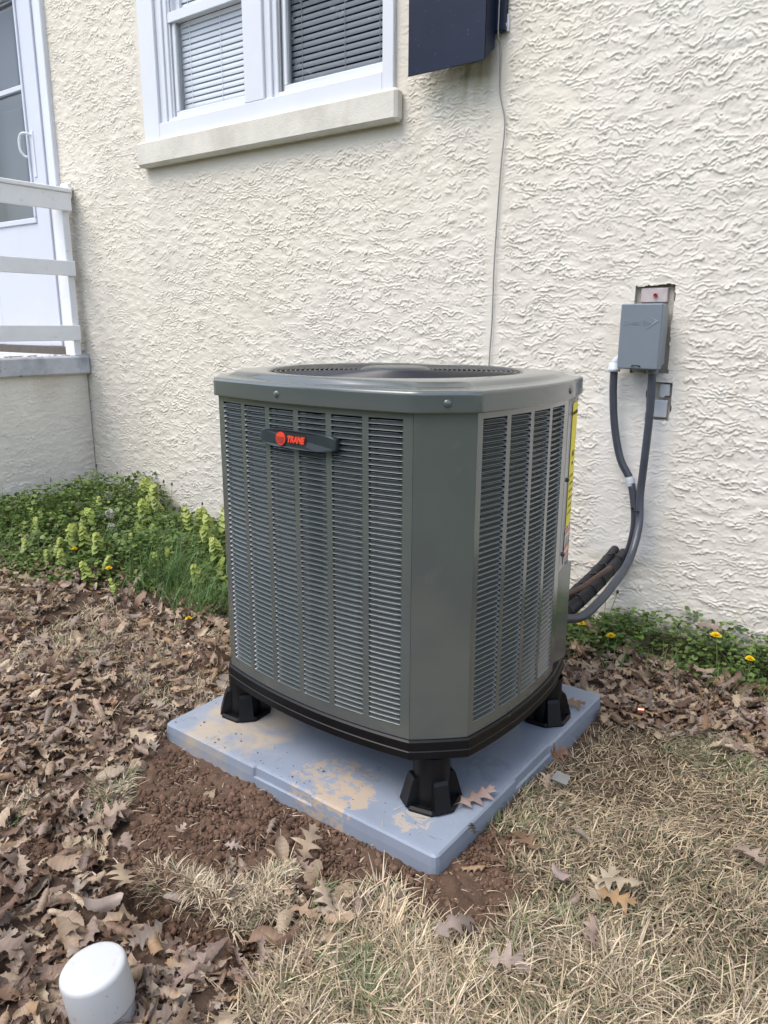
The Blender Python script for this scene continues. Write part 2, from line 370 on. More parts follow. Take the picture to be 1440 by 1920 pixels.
# storm door
dr = MB()
dr.box(-2.862, -2.815, -.030, .02, .96, 3.2, .004); dr.box(-2.902, -2.862, -.016, .03, .96, 3.2, .002); dr.box(-2.925, -2.908, -.010, .03, .96, 3.2, .001)
dr.box(-3.80, -3.76, -.03, .02, .96, 3.2, .004)
door = dr.build('storm_door', m_white, house); door['label'] = 'white storm door with glass upper half'
lf = MB(); lf.box(-3.070, -2.928, -.022, .012, 1.0, 3.12, .003); lf.box(-3.75, -3.62, -.022, .012, 1.0, 3.12, .003)
lf.box(-3.62, -3.070, -.020, .010, 1.0, 1.742, .001); lf.box(-3.62, -3.070, -.022, .012, 2.99, 3.12, .003)
lf.box(-3.62, -3.070, -.030, -.012, 1.742, 1.775, .004); lf.box(-3.088, -3.070, -.032, -.014, 1.775, 2.99, .003)
lf.box(-3.62, -3.088, -.026, -.008, 2.490, 2.520, .004)
lf.build('door_leaf', m_doorpanel, door)
MB().quad((-3.62, -.004, 1.76), (-3.07, -.004, 1.76), (-3.07, -.004, 3.0), (-3.62, -.004, 3.0)).build('pane', glass_mat('door_glass', (.75, .78, .80)), door)
MB().tube(catmull([(-3.035, -.022, 2.236), (-3.065, -.062, 2.243), (-3.085, -.075, 2.215), (-3.085, -.075, 2.150), (-3.070, -.060, 2.118), (-3.058, -.050, 2.112)], 6), .008, 10).box(-3.045, -3.018, -.027, -.020, 2.0, 2.26, .003).build('handle', m_white, door)
MB().tube(catmull([(-3.60, -.022, 3.02), (-3.45, -.05, 2.995), (-3.2, -.05, 2.993), (-3.05, -.03, 3.0)], 5), .010, 8).build('door_closer', m_white, door)
ind = MB(); ind.box(-3.62, -2.92, .09, .10, 1.0, 3.1); ind.box(-3.52, -3.30, .080, .092, 2.55, 3.0, .008); ind.box(-3.24, -3.02, .080, .092, 2.55, 3.0, .008)
ind.box(-3.52, -3.30, .080, .092, 1.9, 2.45, .008); ind.box(-3.24, -3.02, .080, .092, 1.9, 2.45, .008)
ind.build('inner_door', m_doorin, door)
MB().box(-3.8, -2.83, -.04, .06, .945, 1.0, .004).build('threshold', mat('threshold_brown', (.10, .085, .07), .7, noise=(20, .2)), door)

# ------------------------------------------------------------------ stoop and railing at the door
stoop = tag(empty('stoop', (-3.3, -.7, 0)), 'concrete topped stucco stoop below the storm door', 'stoop')
dd = .0045; ny, nzz = int(1.25/dd), int(1.02/dd)
Hs = stucco_height(ny, nzz, dd, 91)
yy = -1.25+np.arange(ny)[None, :]*dd+np.zeros((nzz, 1)); zz = -.17+np.arange(nzz)[:, None]*dd+np.zeros((1, ny))
V = np.stack([-2.705+Hs+3.3, yy+.7, zz], -1).reshape(-1, 3); ii = np.arange(ny*nzz).reshape(nzz, ny)
Fq = np.stack([ii[:-1, :-1], ii[:-1, 1:], ii[1:, 1:], ii[1:, :-1]], -1).reshape(-1, 4)
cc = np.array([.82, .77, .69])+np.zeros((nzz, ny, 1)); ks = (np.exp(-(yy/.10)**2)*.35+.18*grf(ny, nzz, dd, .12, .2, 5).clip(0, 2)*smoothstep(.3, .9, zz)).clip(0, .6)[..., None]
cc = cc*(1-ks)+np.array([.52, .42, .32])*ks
link('stoop_wall', np_mesh('stoop_wall', V, Fq, cc.reshape(-1, 3), True), m_stucco, stoop)
MB().box(-1.0, .585, -.55, -.545, -.17, .842).build('front_wall', m_plain, stoop)
MB().box(-1.0, .640, -.565, .695, .840, .950, .010).build('slab', m_concrete, stoop)
rail = tag(empty('railing', (-2.68, -.1, .95)), 'white painted wooden railing of flat boards on the stoop', 'railing')
RL = lambda b_, n: b_.build(n, m_whitewood, rail)
RL(MB().box(-.005, .020, -1.15, .062, .826, .926, .003), 'rail'); RL(MB().box(-.005, .018, -1.15, .052, .463, .548, .003), 'rail'); RL(MB().box(-.005, .018, -1.15, .048, .090, .180, .003), 'rail')
RL(MB().box(-.075, .032, -1.15, .066, .926, .950, .004), 'handrail_cap')
RL(MB().box(-.105, -.006, .012, .055, .0, .925, .003), 'post'); RL(MB().box(-.105, -.006, -1.13, -1.08, .0, .925, .003), 'post')
RL(MB().box(-.075, .00, .056, .085, .90, .985, .006), 'end_block')
b = MB()
for k in range(46):
    x, y = rnd.uniform(-.16, .0), rnd.uniform(-.6, .05); s = rnd.uniform(.004, .012)
    b.box(x, x+s, y, y+s*2, .0005, s*.6, s*.2)
tag(b.build('debris', m_patchg, None, (-2.68, -.1, .950)), 'dark crumbs of dirt on the stoop slab', 'debris', kind='stuff')

# ------------------------------------------------------------------ navy shutter box and cable
sh = tag(empty('shutter', (-.07, 0, 2.1)), 'dark navy boxed metal shutter mounted on stucco right of window', 'shutter')
b = MB()
x0, x1 = -.170, .163
# hollow box: front sheet, side returns whose lower edge climbs to the wall
b.box(x0, x1, -.103, -.098, -.034, 1.3, .001)
b.add([(x1-.003, -.103, -.034), (x1-.003, -.030, .022), (x1-.003, -.030, 1.3), (x1-.003, -.103, 1.3), (x1, -.103, -.034), (x1, -.030, .022), (x1, -.030, 1.3), (x1, -.103, 1.3)],
      [(3, 2, 1, 0), (4, 5, 6, 7), (0, 1, 5, 4), (1, 2, 6, 5), (2, 3, 7, 6)])
b.add([(x0+.05, -.098, -.020), (x0+.11, -.030, .022), (x0+.11, -.030, 1.3), (x0+.05, -.098, 1.3)], [(0, 1, 2, 3)])
b.build('shutter_case', m_navy, sh)
MB().box(.10, .200, -.030, -.004, .075, 1.3, .002).build('back_plate', m_navy, sh)
MB().box(.192, .206, -.012, -.002, .075, .13, .001).tube([(.195, -.014, .083), (.199, -.018, .10)], .004, 6).build('clip', m_white, sh)
cab = MB().tube(catmull([(.112, -.036, 2.9), (.109, -.036, 2.3), (.108, -.034, 2.16), (.106, -.014, 2.13), (.110, -.010, 1.98), (.136, -.011, 1.87), (.127, -.011, 1.72), (.119, -.009, 1.557), (.114, -.012, 1.36), (.113, -.010, 1.16), (.108, -.012, .983), (.105, -.012, .6), (.10, -.012, .1)], 8), .0027, 8)
tag(cab.build('cable', m_cable), 'thin grey cable running down the stucco from the navy shutter', 'cable')

# ------------------------------------------------------------------ disconnect box on the wall
dc = tag(empty('disconnect_box', (.735, 0, 1.1)), 'grey metal electrical disconnect box on the stucco wall', 'electrical box')
MB().box(-.060, .056, -.060, -.004, -.098, .110, .003).build('enclosure', m_box, dc)
cv = MB().box(-.074, .068, -.104, -.060, -.106, .113, .004)
cv.build('cover', m_box, dc)
MB().box(.056, .0665, -.096, -.030, -.090, .100, .001).build('cover_flange', m_box, dc)
MB().tube(catmull([(-.022, -.1045, -.096), (-.014, -.112, -.093), (.0, -.112, -.093), (.008, -.1045, -.096)], 4), .0022, 6).build('latch_loop', m_tie, dc)
My = Matrix.Translation((0, -.1042, 0)) @ Matrix.Rotation(R(90), 4, 'X')
text_mesh('lettering', 'D', .024, m_letter, dc, Matrix.Translation((-.054, 0, .050)) @ My, .0012, sx=.8)
text_mesh('lettering', 'IVERSI', .0165, m_letter, dc, Matrix.Translation((-.0235, 0, .0485)) @ My, .0012, sx=.82)
text_mesh('lettering', 'T', .024, m_letter, dc, Matrix.Translation((.005, 0, .050)) @ My, .0012, sx=.8)
text_mesh('lettering', 'ECH', .0165, m_letter, dc, Matrix.Translation((.0225, 0, .0485)) @ My, .0012, sx=.82)
MB().prism([(.030, .068), (.058, .056), (.018, .028), (.046, .0565)][::-1], (-.1055, -.1035), 'y').build('arrow_mark', m_letter, dc)
MB().lathe([(.0, 0), (.011, 0), (.011, .003), (0, .0031)], 20).build('knockout', m_box, dc, (.056, -.022, -.045)).rotation_euler = (0, R(90), 0)
fl = MB(); fl.tube(catmull([(-.062, -.045, -.055), (-.080, -.048, -.070), (-.098, -.050, -.090)], 4), .016, 14); fl.lathe([(.0, .014), (.020, .014), (.020, -.004), (.022, -.004), (.022, -.016), (.018, -.018), (.0, -.018)], 16, (-.101, -.05, -.102))
fl.build('elbow_fitting', m_fitting, dc)
MB().lathe([(0, 0), (.020, 0), (.021, -.006), (.019, -.022), (0, -.022)], 16, (.036, -.055, -.100)).build('hub_fitting', m_box, dc)

def conduit(name, pts, r, label, step=.0075):
    P = catmull(pts, 14); L = [0]
    for a, b_ in zip(P, P[1:]): L.append(L[-1]+(b_-a).length)
    n = int(L[-1]/(step/2)); Q = []; rs = []; j = 0
    for i in range(n+1):
        s = L[-1]*i/n
        while j < len(L)-2 and L[j+1] < s: j += 1
        t = (s-L[j])/max(1e-9, L[j+1]-L[j]); Q.append(P[j].lerp(P[j+1], t)); rs.append(r*(1.0 if i % 2 else .925))
    return MB().tube(Q, rs, 14), Q
t1 = empty('conduit', (.64, -.05, .99)); tag(t1, 'left grey flexible conduit with pale coupling hanging from the box elbow', 'conduit', 'flexible conduits')
o0 = Vector((.64, -.05, .99))
pl = [(.634, -.05, .985), (.637, -.048, .90), (.650, -.045, .785), (.680, -.045, .67), (.722, -.045, .596), (.744, -.05, .521), (.757, -.06, .438), (.747, -.055, .355), (.722, -.03, .294), (.70, .0, .27)]
c1, Q1 = conduit('c', [Vector(p)-o0 for p in pl], .0143, '')
c1.build('sheath', m_conduit, t1)
MB().tube([Vector((.7215, -.045, .600))-o0, Vector((.7260, -.045, .583))-o0], .0165, 14).tube([Vector((.718, -.045, .606))-o0, Vector((.7285, -.0455, .574))-o0], .0148, 14).build('coupling', m_fitting, t1)
t2 = empty('conduit', (.771, -.06, .99)); tag(t2, 'right grey flexible conduit curving from the box down behind the condenser', 'conduit', 'flexible conduits')
o0 = Vector((.771, -.06, .99))
pl2 = [(.771, -.055, .99), (.776, -.058, .852), (.772, -.058, .681), (.769, -.062, .546), (.782, -.09, .435), (.787, -.18, .336), (.793, -.35, .290), (.796, -.5, .270), (.791, -.62, .262), (.775, -.74, .290), (.76, -.84, .30)]
c2, Q2 = conduit('c', [Vector(p)-o0 for p in pl2], .0143, '')
c2.build('sheath', m_conduit, t2)
def tie(center, axis, rx, ry, name='cable_tie'):
    ax = Vector(axis).normalized(); a = ax.cross(Vector((0, 0, 1))).normalized(); b_ = ax.cross(a)
    P = [Vector(center)+a*cos(2*pi*k/20)*rx+b_*sin(2*pi*k/20)*ry for k in range(21)]
    m = MB().tube(P, .0028, 6, False); q = Vector(center)-b_*ry
    m.box(q.x-.004, q.x+.004, q.y-.004, q.y+.004, q.z-.003, q.z+.006); return m
tag(tie((.762, -.066, .492), (0.05, 0, 1), .030, .0155).build('cable_tie', m_tie), 'black cable tie round both grey conduits', 'cable tie')
ls = empty('line_set', (.71, 0, .29)); tag(ls, 'black foam insulated refrigerant lines running from wall to condenser', 'pipe')
o0 = Vector((.71, 0, .29))
pb = [(.708, .02, .305), (.702, -.08, .272), (.719, -.3, .262), (.734, -.5, .262), (.750, -.7, .275), (.76, -.85, .29)]
c3, Q3 = conduit('c', [Vector(p)-o0 for p in pb], .022, '', .009); c3.build('foam_sleeve', m_foam, ls)
c4, Q4 = conduit('c', [Vector(p)-o0+Vector((-.034, 0, .012)) for p in pb], .017, '', .005); c4.build('foam_sleeve', m_foam, ls)
MB().tube(catmull([Vector(p)-o0 for p in [(.728, -.20, .30), (.745, -.33, .318), (.742, -.5, .315), (.738, -.68, .330), (.735, -.85, .33)]], 8), .0085, 10).build('copper_pipe', m_copper, ls)
for k, yv in enumerate((-.06, -.17, -.28, -.39, -.52, -.64)):
    q = Vector(np.array([np.interp(-yv, [-p[1] for p in pb], [p[i] for p in pb]) for i in (0, 1, 2)])); q.y = yv
    tie(q-o0+Vector((-.014, 0, .006)), (.07, -1, .03), .040, .0240).build('cable_tie', m_tie, ls)

# ------------------------------------------------------------------ concrete-look plastic pad
PA = -.0167
pad = tag(empty('equipment_pad', (.431, -1.1215, .0), PA), 'blue grey plastic pad with mud splashes under the condenser', 'pad')
S = .457; T = .054
b = MB()
def ring(s, z): return [(-s, -s, z), (s, -s, z), (s, s, z), (-s, s, z)]
import bmesh
def pad_mesh():
    # outline with shallow moulded notches in the middle of each side, rounded corners
    def outline(ins, zz, notch):
        P = []; r = .012; s = S-ins
        for q in range(4):
            a = q*pi/2; ca, sa = cos(a), sin(a); L = []
            for k in range(4):
                th = -pi/2-pi/4+0; 
            pts = [(-s+r, -s), (-.10, -s), (-.094, -s+notch), (.094, -s+notch), (.10, -s), (s-r, -s), (s-r*.3, -s+r*.3)]
            for x, y in pts: L.append((x*ca-y*sa, x*sa+y*ca, zz))
            P += L
        return P
    rings = [outline(0, -.03, .0), outline(0, T-.030, 0), outline(.0, T-.028, .006), outline(.002, T-.006, .006), outline(.006, T-.001, .006), outline(.014, T, .006)]
    n = len(rings[0]); V = sum(rings, []); F = [(i*n+k, i*n+(k+1) % n, (i+1)*n+(k+1) % n, (i+1)*n+k) for i in range(len(rings)-1) for k in range(n)]
    m = MB().add(V, F, False); m.add(rings[-1], [tuple(range(n))]); return m
m_pad = mat('pad_plastic', (.232, .268, .330), .38, .45, noise=(7, .10), bump=(220, .10, .001), stains=((16, .62, .80, (.34, .35, .37), .5), (5, .50, .78, (.17, .185, .23), .45)))
# mud stains with a shape of their own on the pad
t_ = m_pad.node_tree; N_ = t_.nodes; L_ = t_.links; p_ = N_['Principled BSDF']
cur = p_.inputs['Base Color'].links[0].from_socket; tcn = [n for n in N_ if n.type == 'TEX_COORD'][0]
def blob(cur, center, rad, scale, lo, hi, col, fac):
    sub = N_.new('ShaderNodeVectorMath'); sub.operation = 'DISTANCE'; sub.inputs[1].default_value = center; L_.new(tcn.outputs['Object'], sub.inputs[0])
    mr = N_.new('ShaderNodeMapRange'); mr.inputs[1].default_value = rad; mr.inputs[2].default_value = rad*.35; mr.inputs[3].default_value = -.35; mr.inputs[4].default_value = .12
    L_.new(sub.outputs['Value'], mr.inputs[0])
    n = N_.new('ShaderNodeTexNoise'); n.inputs['Scale'].default_value = scale; n.inputs['Detail'].default_value = 9; n.inputs['Roughness'].default_value = .68; n.inputs['Distortion'].default_value = .6
    L_.new(tcn.outputs['Object'], n.inputs['Vector'])
    ad = N_.new('ShaderNodeMath'); ad.operation = 'ADD'; L_.new(mr.outputs[0], ad.inputs[0]); L_.new(n.outputs[0], ad.inputs[1])
    m2 = N_.new('ShaderNodeMapRange'); m2.inputs[1].default_value = lo; m2.inputs[2].default_value = hi; m2.inputs[3].default_value = 0; m2.inputs[4].default_value = fac; L_.new(ad.outputs[0], m2.inputs[0])
    mx = N_.new('ShaderNodeMix'); mx.data_type = 'RGBA'; L_.new(m2.outputs[0], mx.inputs[0]); L_.new(cur, mx.inputs[6]); mx.inputs[7].default_value = (*col, 1)
    return mx.outputs[2]
cur = blob(cur, (-.27, -.33, T), .33, 8, .46, .66, (.42, .345, .25), .85)
cur = blob(cur, (-.33, -.22, T), .14, 16, .50, .60, (.34, .20, .10), .75)
cur = blob(cur, (.10, -.38, T), .24, 40, .60, .64, (.42, .33, .24), .7)
cur = blob(cur, (0, 0, T), .75, 55, .74, .80, (.42, .34, .26), .5)
cur = blob(cur, (.16, -.41, T), .17, 22, .585, .615, (.44, .345, .25), .85)
cur = blob(cur, (.34, -.38, T), .10, 28, .59, .62, (.44, .36, .28), .7)
cur = blob(cur, (.38, -.10, T), .16, 12, .60, .63, (.17, .20, .25), .55)
cur = blob(cur, (.16, -.30, T), .10, 12, .60, .62, (.15, .17, .21), .5)
L_.new(cur, p_.inputs['Base Color'])
pad_mesh().build('pad_body', m_pad, pad)

# ------------------------------------------------------------------ condenser
UX0, UX1, UY0, UY1, CH = .060, .875, .104, .775, .097
CX, CY = .4675, .4395
ac = tag(empty('air_conditioner', (.448, -1.139, .054), -.0511), 'grey green outdoor air conditioner condenser standing on the plastic pad', 'air conditioner')
ZL = 1.011-.054                        # lid top edge, local z
def arc(p, q, sag, n):
    p = Vector(p); q = Vector(q); t = q-p; nrm = Vector((t.y, -t.x)).normalized(); out = []
    for i in range(n+1):
        u = i/n; out.append((p+t*u+nrm*sag*4*u*(1-u), None))
    P = [o[0] for o in out]; N = []
    for i in range(n+1):
        u = i/n; dn = (t+nrm*sag*4*(1-2*u)); N.append(Vector((dn.y, -dn.x)).normalized())
    return list(zip(P, N))
hx0, hx1, hy0, hy1 = UX0-CX, UX1-CX, UY0-CY, UY1-CY
SIDES = {
 'front': arc((hx0+CH, hy0), (hx1-CH, hy0), .034, 48),
 'corner_fr': arc((hx1-CH, hy0), (hx1, hy0+CH), .002, 6),
 'right': arc((hx1, hy0+CH), (hx1-.004, hy1-.145), .018, 40),
 'service': arc((hx1-.004, hy1-.145), (hx1-.044, hy1-.010), .001, 6),
 'corner_br': arc((hx1-.044, hy1-.010), (hx1-.10, hy1), .001, 3),
 'back': arc((hx1-.10, hy1), (hx0+CH, hy1), .030, 24),
 'corner_bl': arc((hx0+CH, hy1), (hx0, hy1-CH), .002, 4),
 'left': arc((hx0, hy1-CH), (hx0, hy0+CH), .020, 24),
 'corner_fl': arc((hx0, hy0+CH), (hx0+CH, hy0), .002, 6)}
ORDER = ['front', 'corner_fr', 'right', 'service', 'corner_br', 'back', 'corner_bl', 'left', 'corner_fl']
def outline_pts():
    P = []
    for s_ in ORDER: P += [p for p, n in SIDES[s_][:-1]]
    n = len(P); Nn = []
    for i in range(n):
        t = P[(i+1) % n]-P[i-1]; Nn.append(Vector((t.y, -t.x)).normalized())
    return P, Nn
OP, ON = outline_pts()
def oring(ins, z): return [(p.x-n.x*ins, p.y-n.y*ins, z) for p, n in zip(OP, ON)]
def loft(rings, cap0=False, cap1=False, sm=True):
    n = len(rings[0]); m = MB(); V = [v for r in rings for v in r]
    m.add(V, [(i*n+k, i*n+(k+1) % n, (i+1)*n+(k+1) % n, (i+1)*n+k) for i in range(len(rings)-1) for k in range(n)], sm)
    if cap0: m.add(rings[0], [tuple(range(n))[::-1]])
    if cap1: m.add(rings[-1], [tuple(range(n))])
    return m
ZB = .231-.054
# base pan
loft([oring(.030, .122), oring(.006, .126), oring(-.003, .133), oring(-.003, .150), oring(-.001, .152), oring(-.001, ZB-.004), oring(.003, ZB), oring(.03, ZB)], True, True, False).build('base_pan', m_black, ac)
# coil core inside
loft([oring(.030, ZB), oring(.030, ZL-.055)], False, False).build('coil', m_coil, ac)
# panels
def panel(name, side, cols, gap_u, z0, z1, zr0, nrow, lou=True):
    A = SIDES[side]; n = len(A)-1; L = [0]
    for i in range(n): L.append(L[-1]+(A[i+1][0]-A[i][0]).length)
    tot = L[-1]
    def at(s, dep=0.0, ins=.006):
        s = max(0, min(tot, s)); j = 0
        while j < n-1 and L[j+1] < s: j += 1
        t = (s-L[j])/(L[j+1]-L[j]); p = A[j][0].lerp(A[j+1][0], t); nn = A[j][1].lerp(A[j+1][1], t).normalized()
        return p+nn*(dep-ins)
    m = MB()
    def sheet(s0, s1, za, zb, dep=0.0, k=None):
        k = k or max(1, int((s1-s0)/.02)); V = []
        for i in range(k+1):
            p = at(s0+(s1-s0)*i/k, dep); V += [(p.x, p.y, za), (p.x, p.y, zb)]
        m.add(V, [(2*i, 2*i+2, 2*i+3, 2*i+1) for i in range(k)], True)
    e0, e1 = .002, tot-.002
    if not lou:
        sheet(e0, e1, z0, z1)
    else:
        sheet(e0, e1, z0, zr0); zt = zr0+nrow*PITCH
        sheet(e0, e1, zt, z1)
        prev = e0
        for (a, bq) in cols:
            sheet(prev, a, zr0, zt); prev = bq
            K = [a, a+.0012, a+.0030]+[a+.003+(bq-a-.006)*i/4 for i in range(1, 4)]+[bq-.0030, bq-.0012, bq]
            MU = [0, .8, 1]+[1, 1, 1]+[1, .8, 0]
            PR = [(-.0088, .60), (-.0084, .48), (-.0070, .36), (-.0042, .19), (-.0012, .06), (.0012, .0), (-.0004, -.05)]
            for r_ in range(nrow):
                zb_ = zr0+r_*PITCH; V = []
                for s_, mu in zip(K, MU):
                    for (dp, zf) in PR:
                        p = at(s_, dp*mu); V.append((p.x, p.y, zb_+zf*PITCH*(1 if mu or zf < .05 else 1.0)))
                q = len(PR); m.add(V, [(i*q+j, i*q+j+1, (i+1)*q+j+1, (i+1)*q+j) for i in range(len(K)-1) for j in range(q-1)], True)
            # dark side cheeks of the pressed opening
        sheet(prev, e1, zr0, zt)
    # returns at the borders
    for s_ in (e0, e1):
        p = at(s_); q = at(s_, -.016); m.quad((p.x, p.y, z0), (q.x, q.y, z0), (q.x, q.y, z1), (p.x, p.y, z1))
    k = 20; V = []
    for i in range(k+1):
        s_ = e0+(e1-e0)*i/k; p = at(s_); q = at(s_, -.012); V += [(p.x, p.y, z0), (q.x, q.y, z0), (p.x, p.y, z1), (q.x, q.y, z1)]
    m.add(V, [(4*i, 4*i+1, 4*i+5, 4*i+4) for i in range(k)]+[(4*i+2, 4*i+6, 4*i+7, 4*i+3) for i in range(k)])
    o = m.build(name, m_paint, ac); return o, at, tot
PITCH = .01256
PZ0, PZ1 = ZB+.001, ZL-.0445
FZ = .262-.054
def cols_(a, wd, gp, n): return [(a+i*(wd+gp), a+i*(wd+gp)+wd) for i in range(n)]
fp, fat, ftot = panel('louvered_panel', 'front', cols_(.029, .0820, .0160, 6), 0, PZ0, PZ1, FZ, 55)
rp, rat, rtot = panel('louvered_panel', 'right', cols_(.019, .0825, .0155, 4), 0, PZ0, PZ1, FZ, 55)
panel('louvered_panel', 'back', cols_(.03, .08, .02, 5), 0, PZ0, PZ1, FZ, 55)
panel('louvered_panel', 'left', cols_(.025, .08, .02, 4), 0, PZ0, PZ1, FZ, 55)
for sname in ('corner_fr', 'corner_bl', 'corner_fl', 'corner_br'): panel('corner_panel', sname, None, 0, PZ0, PZ1, 0, 0, False)
sv, sat, stot = panel('service_panel', 'service', None, 0, .46, PZ1, 0, 0, False)
# louvres count and screws on the service panel
MB().box(hx1-.062, hx1-.030, hy1-.14, hy1-.03, PZ0, .46).build('lower_access_panel', m_paint, ac)
for zz_ in (.70, .50):
    p = sat(.035, .002); MB().lathe([(0, .004), (.005, .003), (.006, 0), (.006, -.004)], 10).build('screw', m_badge, ac, (p.x, p.y, zz_)).rotation_euler = (0, R(90), 0)
def on_service(s0, s1, z0, z1, dep, m_, name, parent=ac):
    a = sat(s0, dep); b_ = sat(s1, dep); return MB().quad((a.x, a.y, z0), (b_.x, b_.y, z0), (b_.x, b_.y, z1), (a.x, a.y, z1)).build(name, m_, parent)
yl = on_service(.055, .135, .565, .895, .0012, m_yellow, 'energy_label')
wl = on_service(.050, .120, .385+.08, .560, .0014, m_labelw, 'warning_label')
for za in (.546, .505, .485): on_service(.050, .120, za, za+.010, .002, m_labelo, 'orange_band', wl)
for k in range(9): on_service(.056, .114, .470+k*.008, .4725+k*.008, .0024, m_ink, 'print_line', wl) if k in (0, 1, 6, 7, 8) else None
a_ = sat(.095, .002); dirv = (sat(.13, .0)-sat(.06, .0)).normalized(); ang = math.atan2(dirv.y, dirv.x)
for txt, zc_, sz in (('ENERGYGUIDE', .868, .012), ('14.5', .76, .022), ('SEER', .735, .010)):
    text_mesh('print', txt, sz, m_ink, yl, Matrix.Translation((a_.x, a_.y, zc_)) @ Matrix.Rotation(ang, 4, 'Z') @ Matrix.Rotation(R(90), 4, 'X'), .0003)
for k in range(6): on_service(.065, .125, .60+k*.02, .604+k*.02, .002, m_ink, 'print_line', yl)

# lid: skirt, rounded shoulder, stepped top rising to the fan ring
Rr = .326
def mixring(f, z, rr=Rr):
    out = []
    for p, n in zip(OP, ON):
        a = math.atan2(p.y, p.x); c = Vector((cos(a)*rr, sin(a)*rr)); q = Vector((p.x, p.y)); q = (q-Vector((n.x, n.y))*.02).lerp(c, f); out.append((q.x, q.y, z))
    return out
lid = loft([oring(.006, ZL-.044), oring(-.004, ZL-.044), oring(-.0045, ZL-.042), oring(-.0045, ZL-.038), oring(-.0042, ZL-.009), oring(-.0040, ZL-.006), oring(-.0025, ZL-.0018), oring(.0008, ZL), oring(.0050, ZL+.0008), oring(.022, ZL+.0025), mixring(.10, ZL+.0035), mixring(.16, ZL+.0065), mixring(.24, ZL+.0120), mixring(.34, ZL+.0150), mixring(.6, ZL+.0165), mixring(.90, ZL+.0175), mixring(.97, ZL+.0165), mixring(1.0, ZL+.013), mixring(1.0, ZL-.03, Rr-.004)], False, False, True)
lid = lid.build('top_cover', m_lid, ac)
def screw_on(sidefn, s, z):
    p = sidefn(s, .0105); q = sidefn(s, .03); dv = (q-p).normalized(); a = math.atan2(dv.y, dv.x)
    o = MB().lathe([(.0135, .000), (.0115, -.0015), (.009, -.002), (.008, -.0005), (.0075, .002), (.0055, .0035), (.0, .0038)], 16).build('lid_screw', m_lid, lid, (p.x, p.y, z)); o.rotation_euler = (0, R(90), a)
    return o
screw_on(fat, .265, ZL-.024)
A_ = SIDES['corner_fr']; pm = A_[3][0]; nm = A_[3][1]
cs = lambda s, dpt: pm+nm*(dpt-.006)
screw_on(cs, 0, ZL-.024)
screw_on(rat, rtot-.03, ZL-.024)
# seam of the lid corner caps
# fan guard
zg = ZL+.014
g = MB()
for i in range(19):
    r_ = .098+i*(Rr-.006-.098)/18; z_ = zg+.004*(1-(r_/Rr)**2)
    g.tube([(r_*cos(2*pi*k/72), r_*sin(2*pi*k/72), z_) for k in range(73)], .0015, 5, False)
for k in range(8):
    a = 2*pi*(k+.35)/8; g.tube([(.09*cos(a), .09*sin(a), zg+.001), ((Rr-.002)*cos(a), (Rr-.002)*sin(a), zg-.003)], .0028, 5, False)
g.build('fan_guard', m_wire, ac)
MB().lathe([(0, .012), (.070, .0115), (.082, .009), (.092, .003), (.094, -.004)], 40, (0, 0, zg)).build('fan_hub', mat('hub_paint', (.040, .045, .052), .35, .5, coat=.2, noise=(8, .1)), ac)
fb = MB()
for k in range(5):
    a0 = 2*pi*k/5; V = []
    for i in range(7):
        r_ = .06+.245*i/6
        for j in range(6):
            th = a0+(j/5-.5)*1.0*(1-.15*i/6)+i*.05; V.append((r_*cos(th), r_*sin(th), zg-.085+(j/5)*.055))
    fb.add(V, [(i*6+j, i*6+j+1, (i+1)*6+j+1, (i+1)*6+j) for i in range(6) for j in range(5)], True)
fb.lathe([(0, -.04), (.06, -.04), (.06, -.10), (0, -.10)], 24, (0, 0, zg))
fb.build('fan', mat('fan_metal', (.05, .06, .085), .3, .5, metal=.4), ac)
# badge
bx = Vector((fat(ftot*.5+.010, .0))); 
def badge_outline(s, k=40):
    out = []
    for i in range(k):
        th = 2*pi*i/k; c_, s_ = cos(th), sin(th)
        x = .120*s*math.copysign(abs(c_)**.30, c_); hh = (.0215-.0045*abs(x/.121)**2)
        out.append((x, hh*s*math.copysign(abs(s_)**.28, s_)))
    return out
bo = tag(empty('tmp', (0, 0, 0)), None) if False else None
bd = MB(); lay = []
for (sc, yy_) in ((.99, .0), (1.0, -.010), (.985, -.0135), (.95, -.0145)):
    lay.append([(bx.x+x, bx.y+yy_+.018*(x/.121)**2*.35, .888-.054+z) for x, z in badge_outline(sc)])
n_ = len(lay[0]); bd.add([v for l in lay for v in l], [(i*n_+k, (i+1)*n_+k, (i+1)*n_+(k+1) % n_, i*n_+(k+1) % n_) for i in range(3) for k in range(n_)])
bd.add(lay[-1], [tuple(range(n_))]); badge = bd.build('badge', m_badge, ac)
zf_ = .888-.054; yf = bx.y-.0142
lg = MB()
# disc logo: a round disc, its lower half cut by horizontal waves
cxl = bx.x-.043; rl = .0150
lg.prism([(cxl+rl*cos(2*pi*i/36), zf_+rl*sin(2*pi*i/36)) for i in range(36)], (yf-.0012, yf+.002), 'y'); lg.build('logo_disc', m_orange, badge)
wv = MB()
for k in range(8):
    zk = zf_+.0035-k*.0021; hw = math.sqrt(max(1e-8, rl*rl-(zk-zf_)**2))*.85
    wv.add([(cxl-hw+2*hw*i/8, yf-.0016, zk+.0004*sin(i*1.2)+s_) for i in range(9) for s_ in (-.0004, .0004)], [(2*i, 2*i+2, 2*i+3, 2*i+1) for i in range(8)])
wv.build('logo_wave', m_badge, badge)
text_mesh('logo_lettering', 'TRANE', .0195, m_orange, badge, Matrix.Translation((bx.x+.005, yf-.0006, zf_+.0005)) @ Matrix.Rotation(R(90), 4, 'X'), .0009, .25, .0011, sx=.86)
